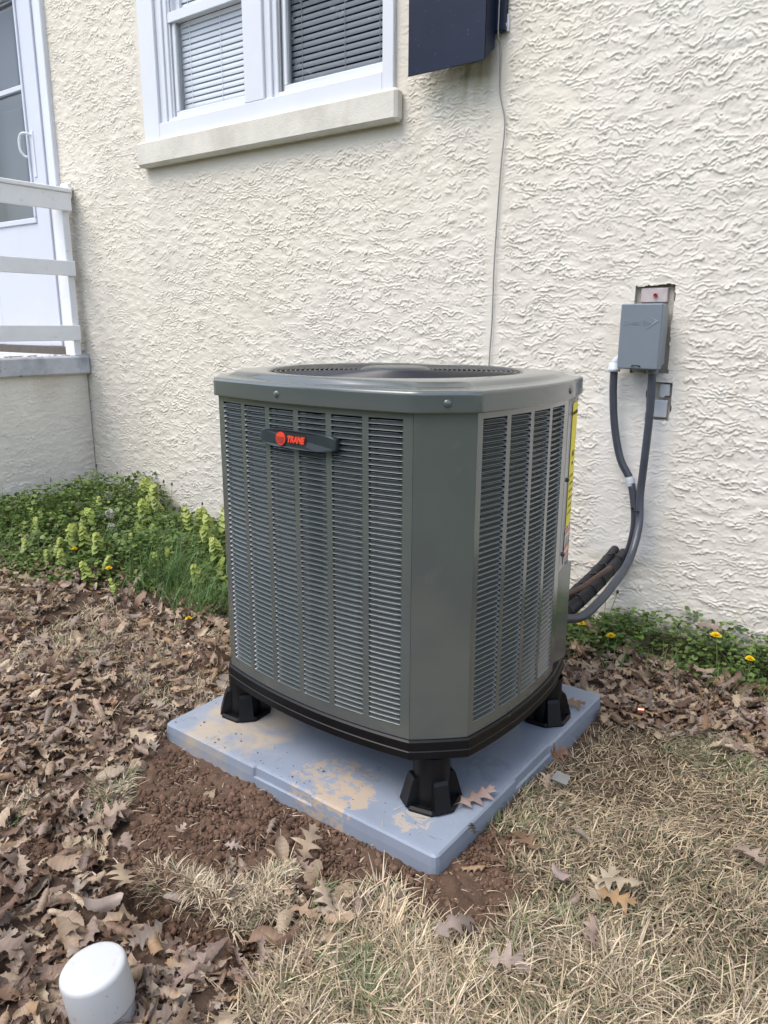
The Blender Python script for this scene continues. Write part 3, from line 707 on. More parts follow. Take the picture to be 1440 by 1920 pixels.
# feet
def foot(x, y, rz):
    m = MB(); m.lathe([(.046, .0), (.0455, .02), (.043, .128)], 24, (x, y, 0))
    def loc(a, r_): return (x+r_*cos(a+rz), y+r_*sin(a+rz))
    # octagonal base dish with rim
    oc = [(loc(2*pi*(k+.5)/8, .073)) for k in range(8)]
    m.prism(oc, (0.0005, .006), 'z')
    for k in range(8):
        a, c_ = oc[k], oc[(k+1) % 8]; ia = (x+(a[0]-x)*.93, y+(a[1]-y)*.93); ic = (x+(c_[0]-x)*.93, y+(c_[1]-y)*.93)
        m.add([(*a, .006), (*c_, .006), (*ic, .012), (*ia, .012), (*ia, .006), (*ic, .006)], [(0, 1, 2, 3), (3, 2, 5, 4)])
    # broad sloping buttresses
    for k in range(4):
        a = 2*pi*k/4+pi/4; hw = .021; ca, sa = cos(a+rz), sin(a+rz)
        def P(r_, t, z): return (x+r_*ca-t*sa, y+r_*sa+t*ca, z)
        prof = [(.030, .074), (.050, .074), (.055, .066), (.072, .006), (.030, .006)]
        V = [P(r_, s_*hw*(1-.25*(z/.09)), z) for s_ in (-1, 1) for (r_, z) in prof]
        m.add(V, [tuple(range(5)), tuple(range(9, 4, -1))]+[(i, (i+1) % 5, 5+(i+1) % 5, 5+i) for i in range(5)])
    m.build('foot', m_black, ac)
foot(hx1-.083, hy0+.072, .25); foot(hx0+.075, hy0+.070, .1); foot(hx1-.060, hy1-.075, .1); foot(hx0+.075, hy1-.075, .1)

# ------------------------------------------------------------------ white pvc stub
pv = tag(empty('pipe', (.618, -2.198, .008)), 'short white capped plastic pipe standing in the leaf litter', 'pipe')
b = MB(); b.lathe([(.052, -.14), (.052, .052)], 48); b.build('pipe_body', m_pvc, pv)
b = MB(); b.lathe([(.0525, .034), (.0570, .034), (.0580, .040), (.0580, .106), (.0570, .111), (.0540, .1145), (.048, .1155), (0, .1165)], 56); b.build('cap', m_pvc, pv)
pv.rotation_euler = (R(6), R(-5), 0); pv.scale = (.92, .92, .97)

# ------------------------------------------------------------------ ground
SOIL = [(-.04,-1.55),(-.06,-1.60),(.03,-1.68),(.10,-1.76),(.20,-1.84),(.24,-1.90),(.28,-1.95),(.40,-1.98),(.54,-1.96),(.60,-1.90),(.53,-1.86),(.56,-1.78),(.60,-1.72),(.70,-1.74),(.77,-1.76),(.80,-1.68),(.90,-1.68),(1.0,-1.71),(1.07,-1.65),(1.08,-1.53),(1.0,-1.47),(.98,-1.37),(.88,-1.36),(.84,-1.3),(.4,-1.3),(-.05,-1.45)]
PIT = [(.335,-1.965),(.40,-1.94),(.50,-1.94),(.60,-1.925),(.69,-1.885),(.73,-1.86),(.715,-1.93),(.69,-2.0),(.624,-2.03),(.537,-2.05),(.431,-2.045)]
STRAW = [(.37,-1.925),(.45,-1.890),(.525,-1.875),(.59,-1.825),(.580,-1.765),(.615,-1.74),(.69,-1.82),(.69,-1.865),(.65,-1.885),(.597,-1.920),(.49,-1.935),(.40,-1.945)]
LAWN = [(.93,-.74),(1.05,-.70),(1.40,-.56),(2.6,-.4),(2.6,-2.6),(1.0,-2.6),(.80,-2.1),(.78,-1.93),(.80,-1.80),(.80,-1.69),(.90,-1.70),(1.0,-1.73),(1.07,-1.65),(1.08,-1.53),(1.0,-1.47),(.96,-1.37),(.90,-1.37),(.90,-.9)]
SOIL2 = [(.05,-2.06),(.07,-2.02),(.17,-2.0),(.25,-2.03),(.2,-2.09)]
def inpoly(x, y, poly):
    r = np.zeros(np.shape(x), bool); n = len(poly); j = n-1
    for i in range(n):
        xi, yi = poly[i]; xj, yj = poly[j]
        c = ((yi > y) != (yj > y)) & (x < (xj-xi)*(y-yi)/((yj-yi) or 1e-12)+xi); r ^= c; j = i
    return r
# noise lookup fields in ground coordinates
FD = .01; FX0, FY0 = -4.5, -4.0; FNX, FNY = 760, 480
fields = {k: grf(FNX, FNY, FD, l, l, sd_) for k, l, sd_ in (('a', .05, 1), ('b', .16, 2), ('c', .5, 3), ('d', .02, 4))}
def fld(k, x, y):
    i = np.clip(((np.asarray(x)-FX0)/FD), 0, FNX-2); j = np.clip(((np.asarray(y)-FY0)/FD), 0, FNY-2)
    i0 = i.astype(int); j0 = j.astype(int); u = i-i0; v = j-j0; f = fields[k]
    return (f[j0, i0]*(1-u)+f[j0, i0+1]*u)*(1-v)+(f[j0+1, i0]*(1-u)+f[j0+1, i0+1]*u)*v
def soft(poly, x, y, s=.02):
    x = np.asarray(x, float); y = np.asarray(y, float); acc = np.zeros(x.shape)
    for dx, dy in ((0, 0), (s, 0), (-s, 0), (0, s), (0, -s), (s*.7, s*.7), (-s*.7, s*.7), (s*.7, -s*.7), (-s*.7, -s*.7)): acc += inpoly(x+dx+fld('a', x, y)*.008, y+dy, poly)
    return acc/9
def gz(x, y):
    x = np.asarray(x, float); y = np.asarray(y, float)
    z = .010*fld('b', x, y)+.014*fld('c', x, y)*smoothstep(-.2, -1.6, x)+.0035*fld('a', x, y)
    z = z+.035*smoothstep(-.4, -2.6, x)-.010*smoothstep(.9, 1.4, x)
    near = inpoly(x, y, [(-.3, -1.9), (1.2, -1.9), (1.2, -.4), (-.3, -.4)]); z = np.where(near, z*.45-.004, z)
    z = z-.085*soft(PIT, x, y, .022)
    z = z+.012*soft(SOIL2, x, y, .03)
    return z
def gcol(x, y):
    s = np.maximum(soft(SOIL, x, y), np.maximum(soft(PIT, x, y, .03), soft(SOIL2, x, y, .03)))[..., None]; l = soft(LAWN, x, y, .04)[..., None]
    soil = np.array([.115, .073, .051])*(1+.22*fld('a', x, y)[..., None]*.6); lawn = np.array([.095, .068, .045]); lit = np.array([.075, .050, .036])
    soil = soil*(1-.45*soft(PIT, x, y, .02)[..., None]); c = lit*(1-l)+lawn*l; return np.clip(c*(1-s)+soil*s, .01, 1)  # darker pit soil: moist earth, with the hole's shade put into the colour
def axis(lo, hi, d_, out):
    a = list(np.arange(lo, hi, d_)); s_ = d_; v = lo; L = []
    while v > -out: s_ *= 1.35; v -= s_; L.append(v)
    R_ = []; v = a[-1]; s_ = d_
    while v < out: s_ *= 1.35; v += s_; R_.append(v)
    return np.array(L[::-1]+a+R_)
gx = axis(-3.2, 1.9, .0065, 90); gy = axis(-2.75, .05, .0065, 90)
GX, GY = np.meshgrid(gx, gy)
inner = (np.abs(GX+.6) < 3.0) & (GY > -3.2) & (GY < .3)
GZ = np.where(inner, gz(GX, GY), -.004)
sm2 = np.maximum(soft(SOIL, GX, GY), soft(PIT, GX, GY))
cl = grf(GX.shape[1], GX.shape[0], .0065, .012, .012, 31); cl2 = grf(GX.shape[1], GX.shape[0], .0065, .03, .03, 32)
GZ = GZ+np.where(inner, .0032*np.abs(cl)*(.4+.9*sm2)+.0035*cl2*sm2, 0)
V = np.stack([GX, GY, GZ], -1).reshape(-1, 3); ii = np.arange(GX.size).reshape(GX.shape)
Fq = np.stack([ii[:-1, :-1], ii[:-1, 1:], ii[1:, 1:], ii[1:, :-1]], -1).reshape(-1, 4)
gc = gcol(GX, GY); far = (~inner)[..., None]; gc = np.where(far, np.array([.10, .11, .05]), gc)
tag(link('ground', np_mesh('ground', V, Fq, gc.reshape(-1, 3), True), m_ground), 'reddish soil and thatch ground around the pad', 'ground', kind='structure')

def inpad(x, y, g_=.0):
    dx, dy = x-.431, y+1.1215; c, s = cos(-PA), sin(-PA); u = dx*c-dy*s; v = dx*s+dy*c
    return (np.abs(u) < S+g_) & (np.abs(v) < S+g_)

# clods
def ico():
    t = (1+5**.5)/2; v = np.array([(-1,t,0),(1,t,0),(-1,-t,0),(1,-t,0),(0,-1,t),(0,1,t),(0,-1,-t),(0,1,-t),(t,0,-1),(t,0,1),(-t,0,-1),(-t,0,1)], float)
    f = [(0,11,5),(0,5,1),(0,1,7),(0,7,10),(0,10,11),(1,5,9),(5,11,4),(11,10,2),(10,7,6),(7,1,8),(3,9,4),(3,4,2),(3,2,6),(3,6,8),(3,8,9),(4,9,5),(2,4,11),(6,2,10),(8,6,7),(9,8,1)]
    v /= np.linalg.norm(v[0]); v = [tuple(p) for p in v]; nf = []; cache = {}
    def mid(a, b):
        k = (min(a, b), max(a, b))
        if k not in cache: m_ = np.array(v[a])+np.array(v[b]); m_ /= np.linalg.norm(m_); cache[k] = len(v); v.append(tuple(m_))
        return cache[k]
    for a, b_, c in f: p, q, r_ = mid(a, b_), mid(b_, c), mid(c, a); nf += [(a, p, r_), (b_, q, p), (c, r_, q), (p, q, r_)]
    return np.array(v), np.array(nf)
IV, IF = ico()
def rotmats(n, g_, full=True):
    q = g_.standard_normal((n, 4)); q /= np.linalg.norm(q, axis=1)[:, None]; a, b_, c, d_ = q.T
    return np.stack([np.stack([1-2*(c*c+d_*d_), 2*(b_*c-a*d_), 2*(b_*d_+a*c)], -1), np.stack([2*(b_*c+a*d_), 1-2*(b_*b_+d_*d_), 2*(c*d_-a*b_)], -1), np.stack([2*(b_*d_-a*c), 2*(c*d_+a*b_), 1-2*(b_*b_+c*c)], -1)], 1)
def scatter(polys, n, seed, box=(-.3, -2.2, 1.2, -1.2)):
    g_ = np.random.default_rng(seed); x = g_.uniform(box[0], box[2], n*6); y = g_.uniform(box[1], box[3], n*6); k = np.zeros(x.shape, bool)
    for p in polys: k |= inpoly(x, y, p)
    k &= ~inpad(x, y, .004); return x[k][:n], y[k][:n]
n = 15000; cxs, cys = scatter([SOIL, PIT, SOIL2], n, 5); n = len(cxs); g_ = np.random.default_rng(6)
sz = np.minimum(.0010+.0016*g_.exponential(1, n), .011); big = np.where(inpoly(cxs, cys, PIT), 1.25, 1.0); sz *= big
protos = [IV*(1+.16*np.sin(IV@g_.normal(0, 3.2, 3)+g_.uniform(0, 6))[:, None]+.10*np.random.default_rng(k).standard_normal((len(IV), 1))) for k in range(10)]
pk = g_.integers(0, 10, n); Rm = rotmats(n, g_); Vp = np.stack(protos)[pk]*(g_.uniform(.7, 1.2, (n, 1, 3)))
Vc = np.einsum('nij,nkj->nki', Rm, Vp)*sz[:, None, None]; Vc += np.stack([cxs, cys, gz(cxs, cys)+.002+sz*.35], -1)[:, None, :]
Fc = (IF[None]+(np.arange(n)*len(IV))[:, None, None]).reshape(-1, 3)
cc = np.array([.128, .079, .055])*g_.uniform(.65, 1.35, (n, 1)); cc = np.repeat(cc, len(IV), 0)
tag(link('soil_clods', np_mesh('soil_clods', Vc.reshape(-1, 3), Fc, cc, True), m_clod), 'crumbly red brown soil clods beside the pad', 'soil', kind='stuff')

g_ = np.random.default_rng(17); n = 90; u = g_.uniform(-.44, .44, n); v = -.445+g_.exponential(.06, n).clip(0, .5); szc = .0005+g_.exponential(.0006, n).clip(0, .0025)
Vc = np.einsum('nij,nkj->nki', rotmats(n, g_), np.stack(protos)[g_.integers(0, 10, n)])*szc[:, None, None]
Vc += np.stack([.431+u*cos(PA)-v*sin(PA), -1.1215+u*sin(PA)+v*cos(PA), T+szc*.6], -1)[:, None, :]
Fc = (IF[None]+(np.arange(n)*len(IV))[:, None, None]).reshape(-1, 3)
tag(link('soil_crumbs', np_mesh('soil_crumbs', Vc.reshape(-1, 3), Fc, np.full((n*len(IV), 3), (.22, .16, .11)), True), m_clod), 'little soil crumbs scattered on the plastic pad', 'soil', kind='stuff')

# ------------------------------------------------------------------ dry oak leaves
CT = [(0, 0, .008), (.07, .06, .05), (.15, .20, .21), (.20, .23, .15), (.26, .27, .045), (.35, .36, .09), (.42, .50, .36), (.47, .53, .22), (.53, .54, .055), (.61, .62, .10), (.67, .79, .31), (.72, .79, .19), (.78, .78, .055), (.85, .87, .09), (.90, .98, .14), (.94, .95, .05), (1.0, 1.02, .004)]
def leaf_proto(seed, rows=3, round_=False, fat=None, calm=False):
    g_ = random.Random(seed); fat_ = g_.uniform(0, 1.0) if fat is None else fat; wid = g_.uniform(.85, 1.2)
    V = []; n = len(CT); jl = [[g_.uniform(.75, 1.2) for _ in CT] for _ in (0, 1)]
    for i, (m_, cx_, cw) in enumerate(CT):
        for side in (-1, 1):
            j = jl[0 if side < 0 else 1][i//4*4 if i//4*4 < n else i]
            if not round_: cw = max(cw, (.06+.16*fat_)*math.sin(pi*min(1, max(0, m_)))**.6)
            if round_: cw_ = .30*math.sin(pi*min(1, max(0, m_)))**.7*(.85+.3*(i % 2)*.4)+.004; cxx = m_
            else: cw_ = cw*j*wid; cxx = cx_
            for r_ in range(1 if side < 0 else 0, rows+1):
                f = r_/rows; V.append((m_+(cxx-m_)*f, side*cw_*f))
    # per station: rows (left 1..rows) then 0..rows (right) -> reorder
    st = 2*rows+1; P = np.array(V).reshape(n, st, 2)
    order = list(range(rows-1, -1, -1))+list(range(rows, st)); P = P[:, order]
    F = []
    for i in range(n-1):
        for k in range(st-1): a = i*st+k; F.append((a, a+1, a+st+1, a+st))
    x = P[..., 0].ravel(); y = P[..., 1].ravel()
    # curl about the midrib, bend along the length, buckle
    kc = g_.choice([-1, 1, 1])*g_.uniform(1.2, 7.0); kc2 = g_.uniform(-1.5, 1.5); kc = kc*(.45 if calm else 1); kb = g_.uniform(-1.8, 2.2)
    kk = kc+kc2*x; th = y*kk; yy_ = np.where(abs(kk) > .05, np.sin(th)/kk, y); z = np.where(abs(kk) > .05, (1-np.cos(th))/kk, 0)
    z = z+.045*np.sin(x*g_.uniform(5, 11)+y*g_.uniform(-14, 14)+g_.uniform(0, 6))*np.abs(y)*3+.02*np.sin(x*17+g_.uniform(0, 6)+y*20)*np.abs(y)*3
    phi = kb*(x-.5); xx_ = np.sin(phi)/kb-z*np.sin(phi); zz_ = (1-np.cos(phi))/kb+z*np.cos(phi)
    V3 = np.stack([xx_, yy_, zz_], -1)
    # stalk
    p0 = V3[rows]; sV = np.array([p0+(0, .010, 0), p0+(0, -.010, 0), p0+(-.22, .004+.05*g_.uniform(-1, 1), g_.uniform(-.02, .07)), p0+(-.22, -.006, g_.uniform(-.02, .07))])
    b0 = len(V3); V3 = np.vstack([V3, sV]); F.append((b0, b0+1, b0+3, b0+2))
    V3[:, 2] -= V3[:, 2].min()*.6
    return V3, np.array(F)
LP = [leaf_proto(k, 2) for k in range(34)]+[leaf_proto(100+k, 2, True) for k in range(6)]
LPV = np.stack([p[0] for p in LP]); LPF = LP[0][1]
PAL = np.array([(.31, .222, .15), (.38, .285, .195), (.22, .14, .095), (.45, .355, .25), (.27, .20, .16), (.15, .088, .06), (.33, .215, .125), (.22, .155, .125), (.31, .25, .20), (.36, .265, .19)])*.92
def leaves(name, x, y, dz, size, tilt, seed, label, bright=1.0, cat='leaves', dark=0):
    g_ = np.random.default_rng(seed); n = len(x); pk = g_.integers(0, len(LP), n); h = g_.uniform(0, 2*pi, n); tl = np.abs(g_.normal(0, tilt, n)); ta = g_.uniform(0, 2*pi, n)
    flip = g_.random(n) < .45
    V = LPV[pk].copy(); V[flip, :, 2] *= -1; V[flip, :, 2] -= V[flip, :, 2].min(axis=1, keepdims=True)*.7
    V[:, :, 0] -= .5
    s_ = size*g_.uniform(.65, 1.25, n); V *= s_[:, None, None]
    c, s = np.cos(h), np.sin(h); X = V[..., 0]*c[:, None]-V[..., 1]*s[:, None]; Y = V[..., 0]*s[:, None]+V[..., 1]*c[:, None]; Z = V[..., 2]
    ax, ay = np.cos(ta), np.sin(ta); d_ = X*(-ay)[:, None]+Y*ax[:, None]; st_, ct = np.sin(tl)[:, None], np.cos(tl)[:, None]
    d2 = d_*ct-Z*st_; Z2 = d_*st_+Z*ct; X += (d2-d_)*(-ay)[:, None]; Y += (d2-d_)*ax[:, None]
    X += x[:, None]; Y += y[:, None]; Z = Z2+(gz(x, y)+dz)[:, None]
    P = np.stack([X, Y, Z], -1); nv = P.shape[1]
    F = (LPF[None]+(np.arange(n)*nv)[:, None, None]).reshape(-1, 4)
    col = PAL[g_.integers(0, len(PAL), n)]*g_.uniform(.7, 1.25, (n, 1))*bright
    edge = np.linspace(0, 1, nv)[None, :, None]; col = col[:, None, :]*(1+.12*np.sin(edge*60+pk[:, None, None]))
    o = link(name, np_mesh(name, P.reshape(-1, 3), F, col.reshape(-1, 3), True), m_leaf)
    return tag(o, label, cat, kind='stuff')
def field_pts(n, box, seed, keep):
    g_ = np.random.default_rng(seed); x = g_.uniform(box[0], box[2], n); y = g_.uniform(box[1], box[3], n); p = keep(x, y); k = g_.random(n) < p
    return x[k], y[k]
def dist_line(x, y, pts):  # y of a border line at x
    return np.interp(x, [p[0] for p in pts], [p[1] for p in pts])
WEED_L = [(-3.0, -1.05), (-1.7, -1.12), (-1.3, -1.06), (-.6, -.92), (-.2, -.75), (0, -.6), (.25, -.25)]    # lower edge of the green bed
def litter_p(x, y):
    l = soft(LAWN, x, y, .03); s = np.maximum(soft(SOIL, x, y, .02), soft(STRAW, x, y, .03)); s = np.maximum(s, soft(SOIL2, x, y, .02)*.9); pit = soft(PIT, x, y, .03)
    left = (x < 1.0) & ((x < .80) | (y < -1.85))
    p = np.where(left, 1.0, .0)*(1-np.clip(s+pit, 0, 1))*(1-l)
    b_ = dist_line(x, y, WEED_L); p *= np.where(x < .3, smoothstep(.32, -.05, y-b_+.05*fld('b', x, y)), 1)
    p *= np.clip(.80+.45*fld('b', x, y), .20+.6*smoothstep(-1.75, -1.95, y), 1)
    # right hand drift by the wall, lapping the pad's back corner
    rt = (x > .84) & (y > -.88-.02*fld('a', x, y)) & (x < 2.2); lo = -.76+.19*np.clip(x-.95, 0, 1)
    p = np.where(rt, smoothstep(-.05, .06, y-lo+.035*fld('b', x, y))*smoothstep(.02, -.12, y+.20)*1.0, p)
    back = (x > .3) & (x <= .86) & (y > -.66) & (y < -.1); p = np.where(back, .8, p)
    return p*~inpad(x, y, .0)
x, y = field_pts(24000, (-2.6, -2.5, 1.9, -.05), 41, lambda x, y: litter_p(x, y)*.78)
g_ = np.random.default_rng(3); dzl = g_.uniform(-.002, .024, len(x))*np.where(x > .8, 1.2, 1.0)
leaves('leaf_litter', x, y, dzl, .064, .50, 8, 'brown fallen oak leaves covering the ground round the pad')
x, y = field_pts(24000, (-2.6, -2.5, 1.9, -.05), 45, lambda x, y: litter_p(x, y)*.75)
leaves('leaf_crumbs', x, y, np.random.default_rng(46).uniform(0, .022, len(x)), .036, .7, 47, 'broken brown leaf pieces between the fallen oak leaves')
def loose_p(x, y): return np.clip(soft(LAWN, x, y, .02)*.022+soft(SOIL, x, y, .02)*.05+soft(STRAW, x, y)*.25, 0, 1)*~inpad(x, y, .03)
x, y = field_pts(5200, (-.2, -2.6, 1.9, -.5), 43, loose_p)
leaves('scattered_leaves', x, y, np.full(len(x), .010), .052, .30, 9, 'a few dry oak leaves lying loose on lawn and soil', .85)

# ------------------------------------------------------------------ grass blades
def ribbons(name, x, y, z, head, elev, bend, length, width, col, material, label, cat, segs=4, kind='stuff', colb=None):
    n = len(x); P = np.zeros((n, segs+1, 2, 3)); px, py, pz = x.copy(), y.copy(), z.copy(); e = elev.copy(); hd = head.copy(); st = length/segs
    for i in range(segs+1):
        t = i/segs; wv = width*(1-.85*t**1.6)*.5; sx, sy = -np.sin(hd)*wv, np.cos(hd)*wv
        P[:, i, 0] = np.stack([px-sx, py-sy, pz], -1); P[:, i, 1] = np.stack([px+sx, py+sy, pz+wv*.6], -1)
        px = px+np.cos(hd)*np.cos(e)*st; py = py+np.sin(hd)*np.cos(e)*st; pz = pz+np.sin(e)*st; e = e-bend/segs
    nv = (segs+1)*2; base = (np.arange(n)*nv)[:, None, None]; q = np.array([(2*i, 2*i+1, 2*i+3, 2*i+2) for i in range(segs)])
    F = (q[None]+base).reshape(-1, 4); C_ = np.repeat(col[:, None, :], nv, 1)
    if colb is not None:
        t = (np.arange(nv)//2/segs)[None, :, None]; C_ = C_*t+colb[:, None, :]*(1-t)
    return tag(link(name, np_mesh(name, P.reshape(-1, 3), F, C_.reshape(-1, 3), True), material), label, cat, kind=kind)
STC = np.array([(.50, .41, .28), (.62, .52, .37), (.36, .29, .20), (.25, .20, .145), (.48, .40, .30), (.17, .135, .105)])
def straw_cols(n, g_, green): 
    c = STC[g_.integers(0, len(STC), n)]*g_.uniform(.8, 1.15, (n, 1)); k = g_.random(n) < green
    c[k] = (np.array([(.13, .16, .085), (.17, .20, .11), (.20, .20, .14)])[g_.integers(0, 3, n)]*g_.uniform(.7, 1.2, (n, 1)))[k]; return c
# matted lawn on the right
def lawn_p(x, y): return soft(LAWN, x, y, .03)*np.clip(.85+.15*fld('b', x, y), .6, 1)*~inpad(x, y, .002)
x, y = field_pts(74000, (.75, -2.6, 1.95, -.5), 51, lawn_p)
g_ = np.random.default_rng(52); n = len(x); hd = g_.uniform(0, 2*pi, n)+0; hf = 1.6*fld('b', x, y)
near = smoothstep(-1.35, -1.75, y+.25*(x-1)) ; hd = np.where(g_.random(n) < .45, hf+g_.normal(0, .7, n)+near*1.2, hd)
green = np.clip(.05+.10*fld('b', x, y)+.22*smoothstep(-1.0, -.7, y), 0, .6)
c = STC[g_.integers(0, len(STC), n)]*g_.uniform(.75, 1.30, (n, 1)); dk = np.clip(.92+.10*fld('c', x, y)+.22*near, .5, 1.2)[:, None]; c = c*dk
k = g_.random(n) < green; c[k] = np.array([.115, .135, .075])*g_.uniform(.7, 1.5, (k.sum(), 1))
ribbons('lawn', x, y, gz(x, y)+.002+g_.uniform(0, .012, n), hd, g_.uniform(.0, .55, n)+near*.15, g_.uniform(-.1, 1.0, n), g_.uniform(.018, .050, n)*(1+.5*near), g_.uniform(.0016, .0032, n)*(1+.2*near), c*np.array([1.04, 1.01, .96]), m_blade, 'dry straw coloured lawn grass in front of the wall', 'grass', 3)
# upright tufts of straw in the near lawn
def tufts(name, polys, ntuft, per, length, green, label, seed, box, spread=.014, elev=(.35, 1.2), cat='grass', mt=None, keep=None):
    g_ = np.random.default_rng(seed); tx = g_.uniform(box[0], box[2], ntuft*12); ty = g_.uniform(box[1], box[3], ntuft*12); k = np.zeros(tx.shape, bool)
    for p in polys: k |= inpoly(tx, ty, p)
    if keep is not None: k &= keep(tx, ty)
    k &= ~inpad(tx, ty, .01); tx = tx[k][:ntuft]; ty = ty[k][:ntuft]; nt_ = len(tx)
    th = g_.uniform(0, 2*pi, nt_); x = np.repeat(tx, per)+g_.normal(0, spread, nt_*per); y = np.repeat(ty, per)+g_.normal(0, spread, nt_*per); n = nt_*per
    hd = np.repeat(th, per)+g_.normal(0, 1.0, n); gl = np.repeat(np.clip(green+g_.normal(0, .14, nt_), 0, 1), per)
    c = STC[g_.integers(0, 5, n)]*g_.uniform(.9, 1.3, (n, 1)); k = g_.random(n) < gl; c[k] = np.array([.15, .18, .085])*g_.uniform(.7, 1.5, (k.sum(), 1))
    ok = ~inpad(x, y, .0)
    x, y, hd, c = x[ok], y[ok], hd[ok], c[ok]; n = len(x)
    return ribbons(name, x, y, gz(x, y), hd, g_.uniform(*elev, n), g_.uniform(.2, 1.8, n), length*g_.uniform(.55, 1.25, n), g_.uniform(.0020, .0040, n), c, mt or m_blade, label, cat, 4)
tufts('straw_tufts', [LAWN], 330, 42, .066, .03, 'pale straw tufts standing in the near lawn', 61, (.78, -2.5, 1.8, -1.45), keep=lambda x, y: (y < -1.52-.0*x) & (fld('b', x, y) > -.4))
tufts('pale_straw', [STRAW], 60, 62, .044, .0, 'pale straw tuft fringe along the dug soil', 62, (.1, -2.05, .85, -1.60), .010, (.2, 1.1))
tufts('mixed_grass', [[(-.22,-1.98),(-.12,-1.88),(.03,-1.95),(.0,-2.07)], [(-.9,-1.3),(-.6,-1.2),(-.5,-1.4),(-.8,-1.5)]], 26, 60, .070, .45, 'half green grass tufts among the fallen leaves', 63, (-1.3, -2.2, .3, -1.2), .022)
tufts('mixed_grass_strip', [[(-.03,-1.78),(.02,-1.72),(.12,-1.80),(.22,-1.91),(.26,-1.97),(.20,-1.96),(.09,-1.87)]], 17, 50, .050, .30, 'half green grass strip along the left edge of the dug soil', 73, (-.05, -2.0, .3, -1.6), .013)
tufts('green_tuft', [[(.641,-1.701),(.708,-1.692),(.779,-1.735),(.763,-1.792),(.709,-1.787)], [(.89,-1.835),(.978,-1.842),(1.0,-1.905),(.942,-1.948),(.894,-1.918)]], 15, 50, .070, .75, 'green grass tufts in front of the pad', 64, (.55, -2.3, 1.1, -1.6), .012)
tufts('edge_grass', [[(.90, -1.36), (.97, -1.38), (.93, -1.20), (.90, -1.20)], [(1.10, -.72), (1.7, -.5), (1.7, -.62), (1.12, -.84)]], 46, 34, .045, .75, 'short green grass along the pad and leaf drift', 65, (.88, -1.4, 1.8, -.45), .02)
tufts('straw_patches', [[(-2.6, -1.2), (-.1, -1.0), (.0, -1.45), (.2, -1.95), (-.2, -2.0), (-1.2, -1.7), (-2.6, -1.6)], [(-.40, -1.43), (-.21, -1.15), (-.08, -1.30), (-.09, -1.50), (-.25, -1.50)]], 200, 46, .054, .14, 'dry straw showing between the fallen leaves', 66, (-2.6, -1.6, 0, -1.0), .02)
# straw bits on the soil
g_ = np.random.default_rng(70); x, y = scatter([SOIL], 260, 71); n = len(x)
ribbons('straw_bits', x, y, gz(x, y)+.008, g_.uniform(0, 6.28, n), g_.uniform(-.1, .4, n), g_.uniform(0, 1, n), g_.uniform(.01, .035, n), g_.uniform(.0012, .0022, n), STC[g_.integers(0, 5, n)], m_blade, 'broken straw bits on the bare soil', 'straw')

g_ = np.random.default_rng(75); n = 22; x = .431+g_.uniform(-.42, .42, n); y = -1.55+g_.uniform(-.02, .40, n)*g_.uniform(0, 1, n)
ribbons('straw_bits', x, y, np.full(n, .0556), g_.uniform(0, 6.28, n), np.full(n, .02), g_.uniform(0, .03, n), g_.uniform(.01, .035, n), g_.uniform(.0010, .0018, n), STC[g_.integers(0, 5, n)], m_blade, 'loose straw bits lying on the plastic pad', 'straw')
# ------------------------------------------------------------------ weeds along the wall
GRC = np.array([(.12, .19, .045), (.16, .24, .06), (.08, .14, .04), (.21, .28, .07), (.26, .32, .08)])
def hb(x):   # height of the green bed on the left
    return np.interp(x, [-3.0, -2.5, -2.2, -1.7, -1.2, -.8, -.5, -.1], [.10, .12, .16, .15, .12, .10, .10, .06])
def roundleaf(k=7):
    P = [(0, 0, 0)]
    for i in range(k+1):
        a = -pi*.5*.0+2*pi*i/(k+1); rr = 1 if i else .55; P.append((rr*cos(a+pi)*.5+.5, rr*sin(a+pi)*.5, .06*(i % 2)+.08*abs(sin(a))))
    n = len(P); V = np.array(P); V[0] = (.48, 0, -.03); F = [(0, 1+i, 1+(i+1) % (k+1)) for i in range(k+1)]
    return V, np.array(F)
RLV, RLF = roundleaf()
def roundleaves(name, x, y, z, size, tilt, cols, seed, label, cat='plants'):
    g_ = np.random.default_rng(seed); n = len(x); V = np.repeat(RLV[None], n, 0)*size[:, None, None]; V[..., 2] *= g_.uniform(-1, 2, (n, 1))
    t = g_.normal(0, tilt, n); ct, st_ = np.cos(t)[:, None], np.sin(t)[:, None]; X = V[..., 0]*ct-V[..., 2]*st_; Z = V[..., 0]*st_+V[..., 2]*ct
    h = g_.uniform(0, 2*pi, n); c, s = np.cos(h)[:, None], np.sin(h)[:, None]; P = np.stack([X*c-V[..., 1]*s+x[:, None], X*s+V[..., 1]*c+y[:, None], Z+z[:, None]], -1)
    nv = len(RLV); F = (RLF[None]+(np.arange(n)*nv)[:, None, None]).reshape(-1, 3); C_ = np.repeat(cols[:, None, :], nv, 1); C_[:, 0] *= .8
    return tag(link(name, np_mesh(name, P.reshape(-1, 3), F, C_.reshape(-1, 3), True), m_green), label, cat, kind='stuff')
def bed_l(x, y):
    b_ = dist_line(x, y, WEED_L); return (.12*smoothstep(-.28, -.05, y-b_+.10*fld('a', x, y))*(fld('b', x, y) > .3)+.88*smoothstep(-.05, .16, y-b_+.09*fld('b', x, y)+.04*fld('a', x, y)))*(y < -.015)*(x > -2.69)
x, y = field_pts(26000, (-2.69, -1.25, .05, -.01), 81, bed_l)
g_ = np.random.default_rng(82); n = len(x); back = np.clip((y-dist_line(x, y, WEED_L))/.5, 0, 1)
z = gz(x, y)+g_.uniform(0, 1, n)**.8*hb(x)*(.12+.72*back)*(1+.35*fld('b', x, y)).clip(.4, 1.8)
c = GRC[g_.integers(0, 4, n)]*g_.uniform(.7, 1.3, (n, 1))
